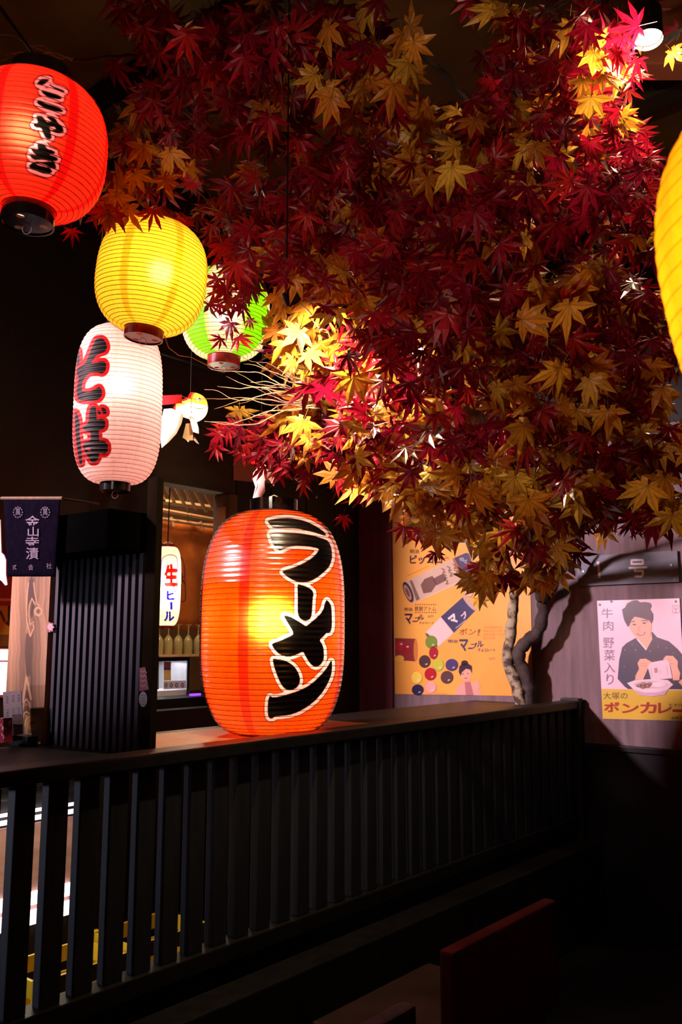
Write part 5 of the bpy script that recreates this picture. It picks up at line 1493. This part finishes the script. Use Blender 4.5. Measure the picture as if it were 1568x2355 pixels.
# open tube pouring candies
pr.poly([(388, 1092), (502, 976), (600, 1095), (476, 1205)], (0.78, 0.55, 0.50), 2)
pr.poly([(500, 976), (672, 822), (762, 928), (598, 1098)], NAVY, 2)
pr.ell(716, 875, 16, 72, (0.50, 0.36, 0.30), 3, -0.72)
pr.ell(432, 1150, 14, 70, (0.16, 0.08, 0.05), 3, -0.70)
pr.text('マ', [(552, 985), (600, 945), (645, 1005), (596, 1040)], (0.85, 0.68, 0.66), 4, 0.06); pr.text('ブ', [(645, 960), (685, 930), (712, 962), (672, 998)], (0.75, 0.6, 0.6), 4, 0.05)
pr.line([(612, 1062), (690, 1000)], 7, (0.45, 0.36, 0.42), 4)
pr.flush('tube_print', M['enamel'], po1)
for x_, y_, rx_, ry_, c_ in ((712, 795, 30, 32, (0.62, 0.40, 0.30)), (835, 822, 30, 36, (0.36, 0.13, 0.11)), (785, 738, 22, 24, (0.2, 0.12, 0.14)), (430, 1165, 42, 46, (0.16, 0.26, 0.03)), (447, 1246, 31, 46, (0.34, 0.015, 0.025)),
                            (381, 1311, 41, 45, (0.075, 0.035, 0.03)), (483, 1336, 38, 46, (0.50, 0.52, 0.045)), (584, 1337, 45, 43, (0.065, 0.045, 0.14)), (424, 1406, 42, 45, (0.40, 0.012, 0.02)), (548, 1430, 45, 46, (0.10, 0.045, 0.04)),
                            (320, 1433, 40, 45, (0.85, 0.62, 0.08)), (425, 1506, 42, 44, (0.85, 0.36, 0.30)), (328, 1524, 42, 38, (0.025, 0.018, 0.065))):
    pr.ell(x_, y_, rx_ + 3, ry_ + 3, tuple(a * 0.55 for a in c_), 4); pr.ell(x_ - 1, y_ - 2, rx_, ry_, c_, 5)
    hl = tuple(min(1, a * 0.55 + 0.42) for a in c_)
    pr.ell(x_ + rx_ * 0.30, y_ + ry_ * 0.45, rx_ * 0.24, ry_ * 0.12, hl, 6, -0.5)
    pr.flush('candy_print', M['enamel'], po1)
pr.poly([(156, 1135), (312, 1140), (326, 1180), (326, 1270), (310, 1310), (158, 1300)], (0.24, 0.035, 0.03), 2)
pr.ell(312, 1225, 15, 85, (0.60, 0.22, 0.04), 3); pr.ell(195, 1195, 34, 40, (0.42, 0.02, 0.03), 3); pr.ell(245, 1220, 34, 42, (0.34, 0.015, 0.02), 4); pr.ell(190, 1290, 36, 26, (0.85, 0.45, 0.06), 4)
pr.ell(205, 1180, 10, 6, (0.8, 0.5, 0.5), 5); pr.ell(252, 1200, 10, 6, (0.8, 0.5, 0.5), 5)
pr.flush('box_print', M['enamel'], po1)
pr.text('ポン', [(640, 1062), (770, 1062), (760, 1112), (640, 1112)], BRN, 2, 0.012); pr.text('!', [(780, 1070), (802, 1066), (792, 1116), (772, 1116)], BRN, 2, 0.01)
for j, tx in enumerate(('ふたをあけると', '中からオマケが', 'かならず1コとび', '出します。')):
    pr.text(tx, (820, 1044 + j * 27, 820 + (145, 140, 160, 95)[j], 1064 + j * 27), (0.55, 0.22, 0.05), 2)
pr.text('明治', (556, 1146, 630, 1172), NAVY, 2, 0.02); pr.text('マ', (640, 1142, 708, 1236), NAVY, 2, 0.035); pr.text('ー', (706, 1206, 736, 1218), NAVY, 2, 0.035)
pr.text('ブ', (728, 1170, 776, 1216), NAVY, 2, 0.035); pr.text('ル', (772, 1156, 822, 1204), NAVY, 2, 0.035); pr.text('チョコレート', (780, 1212, 910, 1238), NAVY, 2, 0.03); pr.text('30円', (862, 1280, 908, 1300), (0.3, 0.14, 0.1), 2)
pr.flush('lettering', M['enamel'], po1)
# child in the corner
SKIN = (0.72, 0.36, 0.24)
pr.poly([(608, 1562), (618, 1510), (650, 1472), (700, 1462), (755, 1474), (795, 1520), (806, 1566)], (0.66, 0.34, 0.27), 2)
pr.poly([(680, 1466), (722, 1462), (740, 1530), (748, 1564), (690, 1564)], (0.45, 0.15, 0.16), 3)
pr.poly([(735, 1480), (775, 1440), (800, 1500), (770, 1540)], SKIN, 4)
pr.ell(690, 1408, 42, 54, SKIN, 3)
pr.poly([(636, 1390), (640, 1350), (660, 1325), (705, 1325), (735, 1345), (736, 1400), (722, 1372), (690, 1366), (660, 1392), (650, 1420)], INK, 4)
pr.ell(680, 1322, 26, 20, INK, 4)
pr.ell(668, 1405, 5, 4, INK, 5); pr.ell(706, 1402, 5, 4, INK, 5); pr.ell(690, 1436, 12, 4, (0.45, 0.08, 0.08), 5)
pr.flush('child_print', M['enamel'], po1)
pr.text('Printed in Japan', (460, 1547, 552, 1559), (0.4, 0.2, 0.08), 2)
pr.build('lettering', M['enamel'], po1)

po2, pr = plate('curry_sign', 'pink and yellow enamel curry sign with a smiling woman in a dark kimono', 'sign',
                [(578, 705), (1405, 680), (1474, 1910), (636, 1888)], (1240, 1220), 4.36, 0.002, nmat('enamel_pink', (0.80, 0.58, 0.66), (0.76, 0.52, 0.61), 5, 0.3, spec=0.45), 0.006)
VIO, DK = (0.20, 0.15, 0.24), (0.035, 0.030, 0.042)
pr.poly([(622, 1588), (1456, 1602), (1474, 1908), (636, 1886)], (0.66, 0.44, 0.035), 1)
pr.flush('yellow_band', M['enamel'], po2)
for ch_, bb in (('牛', (622, 780, 735, 880)), ('肉', (640, 905, 742, 1005)), ('野', (640, 1075, 748, 1180)), ('菜', (648, 1195, 758, 1305)), ('入', (648, 1325, 760, 1425)), ('り', (672, 1440, 745, 1545))):
    pr.text(ch_, bb, VIO, 2, 0.006); pr.flush('lettering', M['enamel'], po2)
pr.text('大塚の', (640, 1622, 885, 1692), (0.08, 0.06, 0.02), 2, 0.004)
for ch_, bb in (('ボ', (645, 1720, 808, 1822)), ('ン', (822, 1735, 1000, 1832)), ('カ', (1005, 1722, 1178, 1836)), ('レ', (1188, 1728, 1330, 1836)), ('ー', (1335, 1792, 1456, 1822))):
    pr.text(ch_, bb, (0.36, 0.030, 0.012), 2, 0.035); pr.flush('lettering', M['enamel'], po2)
pr.text('ヒナハ', (1305, 1733, 1432, 1768), (0.06, 0.04, 0.02), 3, 0.01); pr.text('大塚食', (1320, 1866, 1440, 1896), (0.04, 0.03, 0.02), 3, 0.012)
pr.line([(1332, 752), (1400, 748), (1402, 826), (1335, 830), (1332, 752)], 5, (0.42, 0.27, 0.30), 2); pr.ell(1367, 775, 18, 22, (0.42, 0.27, 0.30), 2); pr.ell(1367, 770, 12, 15, (0.78, 0.55, 0.63), 3)
pr.line([(1367, 795), (1367, 820)], 6, (0.42, 0.27, 0.30), 2); pr.line([(1350, 822), (1384, 821)], 6, (0.42, 0.27, 0.30), 2)
pr.flush('lettering', M['enamel'], po2)
# woman
SK2 = (0.78, 0.42, 0.28)
pr.poly([(965, 1078), (1070, 1200), (1128, 1012), (1180, 1070), (1300, 1112), (1390, 1192), (1445, 1260), (1455, 1592), (890, 1590), (858, 1568), (785, 1488), (800, 1300), (830, 1172), (872, 1130)], (0.040, 0.048, 0.078), 2)
pr.poly([(962, 1058), (1105, 1070), (1122, 1015), (1132, 1092), (1073, 1196), (985, 1092)], SK2, 3)
pr.poly([(978, 1096), (992, 1092), (1070, 1184), (1082, 1180), (1070, 1204)], (0.80, 0.68, 0.70), 4)
pr.poly([(900, 935), (930, 880), (990, 868), (1090, 886), (1126, 930), (1124, 985), (1104, 1062), (1062, 1102), (1005, 1092), (942, 1042), (906, 985)], SK2, 4)
pr.poly([(886, 965), (852, 905), (836, 845), (828, 792), (858, 772), (880, 730), (938, 702), (978, 698), (1012, 720), (1060, 716), (1112, 726), (1126, 752), (1112, 792), (1142, 842), (1140, 892), (1124, 935), (1102, 902), (1002, 872), (950, 864), (922, 902), (902, 952)], DK, 5)
pr.line([(918, 918), (958, 908)], 7, DK, 6); pr.line([(1022, 905), (1072, 900), (1090, 912)], 7, DK, 6)
pr.ell(952, 943, 17, 7, DK, 6); pr.ell(1052, 928, 19, 7, DK, 6)
pr.line([(1000, 960), (990, 1000), (1012, 1004)], 5, (0.55, 0.25, 0.16), 6)
pr.poly([(972, 1028), (1020, 1034), (1068, 1012), (1052, 1044), (1012, 1056), (985, 1046)], (0.50, 0.10, 0.09), 6); pr.poly([(984, 1032), (1020, 1037), (1054, 1024), (1044, 1038), (1012, 1044)], (0.85, 0.75, 0.72), 7)
pr.poly([(958, 1496), (972, 1440), (1000, 1388), (984, 1330), (1010, 1288), (1070, 1286), (1124, 1318), (1092, 1372), (1072, 1420), (1040, 1496)], SK2, 4)
pr.poly([(1238, 1292), (1270, 1255), (1340, 1258), (1388, 1310), (1386, 1370), (1412, 1432), (1402, 1502), (1340, 1502), (1320, 1380), (1300, 1312)], SK2, 4)
for a_, b_ in (((1012, 1330), (1080, 1340)), ((1020, 1355), (1076, 1362)), ((1280, 1290), (1330, 1300)), ((1310, 1330), (1350, 1340))):
    pr.line([a_, b_], 4, (0.50, 0.22, 0.14), 5)
pr.flush('woman_print', M['enamel'], po2)
pr.poly([(1085, 1362), (1120, 1322), (1278, 1294), (1302, 1322), (1332, 1482), (1122, 1502)], (0.80, 0.58, 0.64), 6)
pr.poly([(1150, 1380), (1182, 1376), (1188, 1424), (1156, 1430)], (0.42, 0.25, 0.26), 7); pr.line([(1118, 1388), (1130, 1470)], 7, (0.6, 0.42, 0.46), 7); pr.line([(1205, 1390), (1215, 1440)], 6, (0.6, 0.42, 0.46), 7); pr.line([(1275, 1350), (1290, 1450)], 6, (0.6, 0.42, 0.46), 7)
pr.flush('packet_print', M['enamel'], po2)
pr.poly([(878, 1530), (962, 1500), (1130, 1490), (1290, 1500), (1342, 1546), (1292, 1592), (1258, 1648), (1130, 1666), (1002, 1650), (942, 1592)], (0.82, 0.62, 0.68), 7)
pr.poly([(942, 1592), (1002, 1650), (1130, 1666), (1258, 1648), (1292, 1592), (1200, 1622), (1050, 1624)], (0.62, 0.42, 0.50), 8)
pr.ell(1115, 1546, 172, 40, (0.66, 0.48, 0.52), 8)
for x_, y_, r_ in ((1000, 1556, 30), (1045, 1545, 36), (1085, 1560, 32), (1040, 1570, 30), (1105, 1538, 26)):
    pr.ell(x_, y_, r_, r_ * 0.62, (0.24, 0.12, 0.10), 9); pr.ell(x_ - 5, y_ - 5, r_ * 0.5, r_ * 0.25, (0.42, 0.24, 0.18), 10)
pr.ell(1200, 1545, 70, 28, (0.82, 0.66, 0.70), 9)
pr.flush('bowl_print', M['enamel'], po2)
pr.poly([(1395, 1520), (1430, 1490), (1470, 1500), (1470, 1560), (1430, 1560)], SK2, 9)
for x_, y_ in ((606, 744), (1368, 712), (722, 712)):
    pr.ell(x_, y_, 13, 13, (0.10, 0.06, 0.07), 3)
random.seed(5)
for _ in range(14):
    pr.ell(random.uniform(850, 1400), random.uniform(1120, 1480), random.uniform(2, 5), random.uniform(2, 5), (0.75, 0.62, 0.66), 3, n=8)
pr.build('nail_and_wear_marks', M['enamel'], po2)

po3, pr = plate('number_sign', 'slate blue number plate with pale numeral and kanji above the curry sign', 'sign',
                [(355, 262), (1380, 200), (1400, 515), (398, 556)], (1240, 1220), 4.36, 0.008, nmat('slate_plate', (0.085, 0.095, 0.125), (0.045, 0.050, 0.070), 9, 0.45, contrast=(0.35, 0.7)), 0.020)
WHT = (0.62, 0.50, 0.48)
for pts in ([(590, 325), (602, 468)],):
    pr.line(pts, 26, WHT, 2); pr.ell(590, 326, 13, 13, WHT, 2); pr.ell(602, 468, 13, 13, WHT, 2); pr.flush('lettering', M['enamel'], po3)
for pts in ([(925, 298), (1036, 296), (1038, 334), (924, 336), (925, 298)], [(905, 376), (1070, 370)], [(962, 380), (956, 408), (1035, 404), (1038, 440), (1020, 462), (965, 458)]):
    pr.line(pts, 22, WHT, 2)
    for x_, y_ in pts:
        pr.ell(x_, y_, 11, 11, WHT, 2, n=12)
pr.ell(1355, 490, 9, 9, (0.02, 0.02, 0.03), 2)
pr.build('lettering', M['enamel'], po3)
for x_, y_ in ((1322, 350), (440, 410)):
    p_ = on_plane(1240 + x_ / 4.36, 1220 + y_ / 4.36, WP + WN * 0.020, WN)
    MB().lathe([(0.0005, 0.002), (0.0025, 0.002), (0.003, 0.004), (0.007, 0.004), (0.008, 0.0)], Matrix.Translation(p_) @ WN.to_track_quat('Z', 'Y').to_matrix().to_4x4(), 16).build('screw', M['wire'], po3, smooth=True)

# ------------------------------------------------------------------ chairs in the dark foreground
def chair(u0, u1, v, zt, back, label, side=1):
    zs2 = 0.42
    r = empty('dining_chair', L((u0 + u1) / 2, v, 0), label, 'chair', 'chairs in the dark foreground')
    MB().ubox(u0, u1, v - 0.02, v + 0.02, zs2 - 0.02, zt).build('backrest', back, r, bevel=0.008)
    v0, v1 = (v + 0.02, v + 0.42) if side > 0 else (v - 0.42, v - 0.02)
    MB().ubox(u0, u1, v0, v1, zs2 - 0.05, zs2).build('seat', M['chairwood'], r, bevel=0.008)
    for a in (u0 + 0.01, u1 - 0.045):
        for b in (v0 + 0.005, v1 - 0.04):
            MB().ubox(a, a + 0.035, b, b + 0.035, 0, zs2 - 0.051).build('leg', M['chairwood'], r)
    return r
chair(-0.41, 0.14, -0.80, 0.68, M['redvinyl'], 'low chair with dark red back panel at the bottom right of centre', 1)
chair(-1.17, -0.62, -0.84, 0.64, M['purple'], 'low chair with purple patterned back at the bottom centre', 1)
chair(-1.13, -0.58, -1.32, 0.68, M['redvinyl'], 'low chair with dark red back cut off at the bottom right', -1)
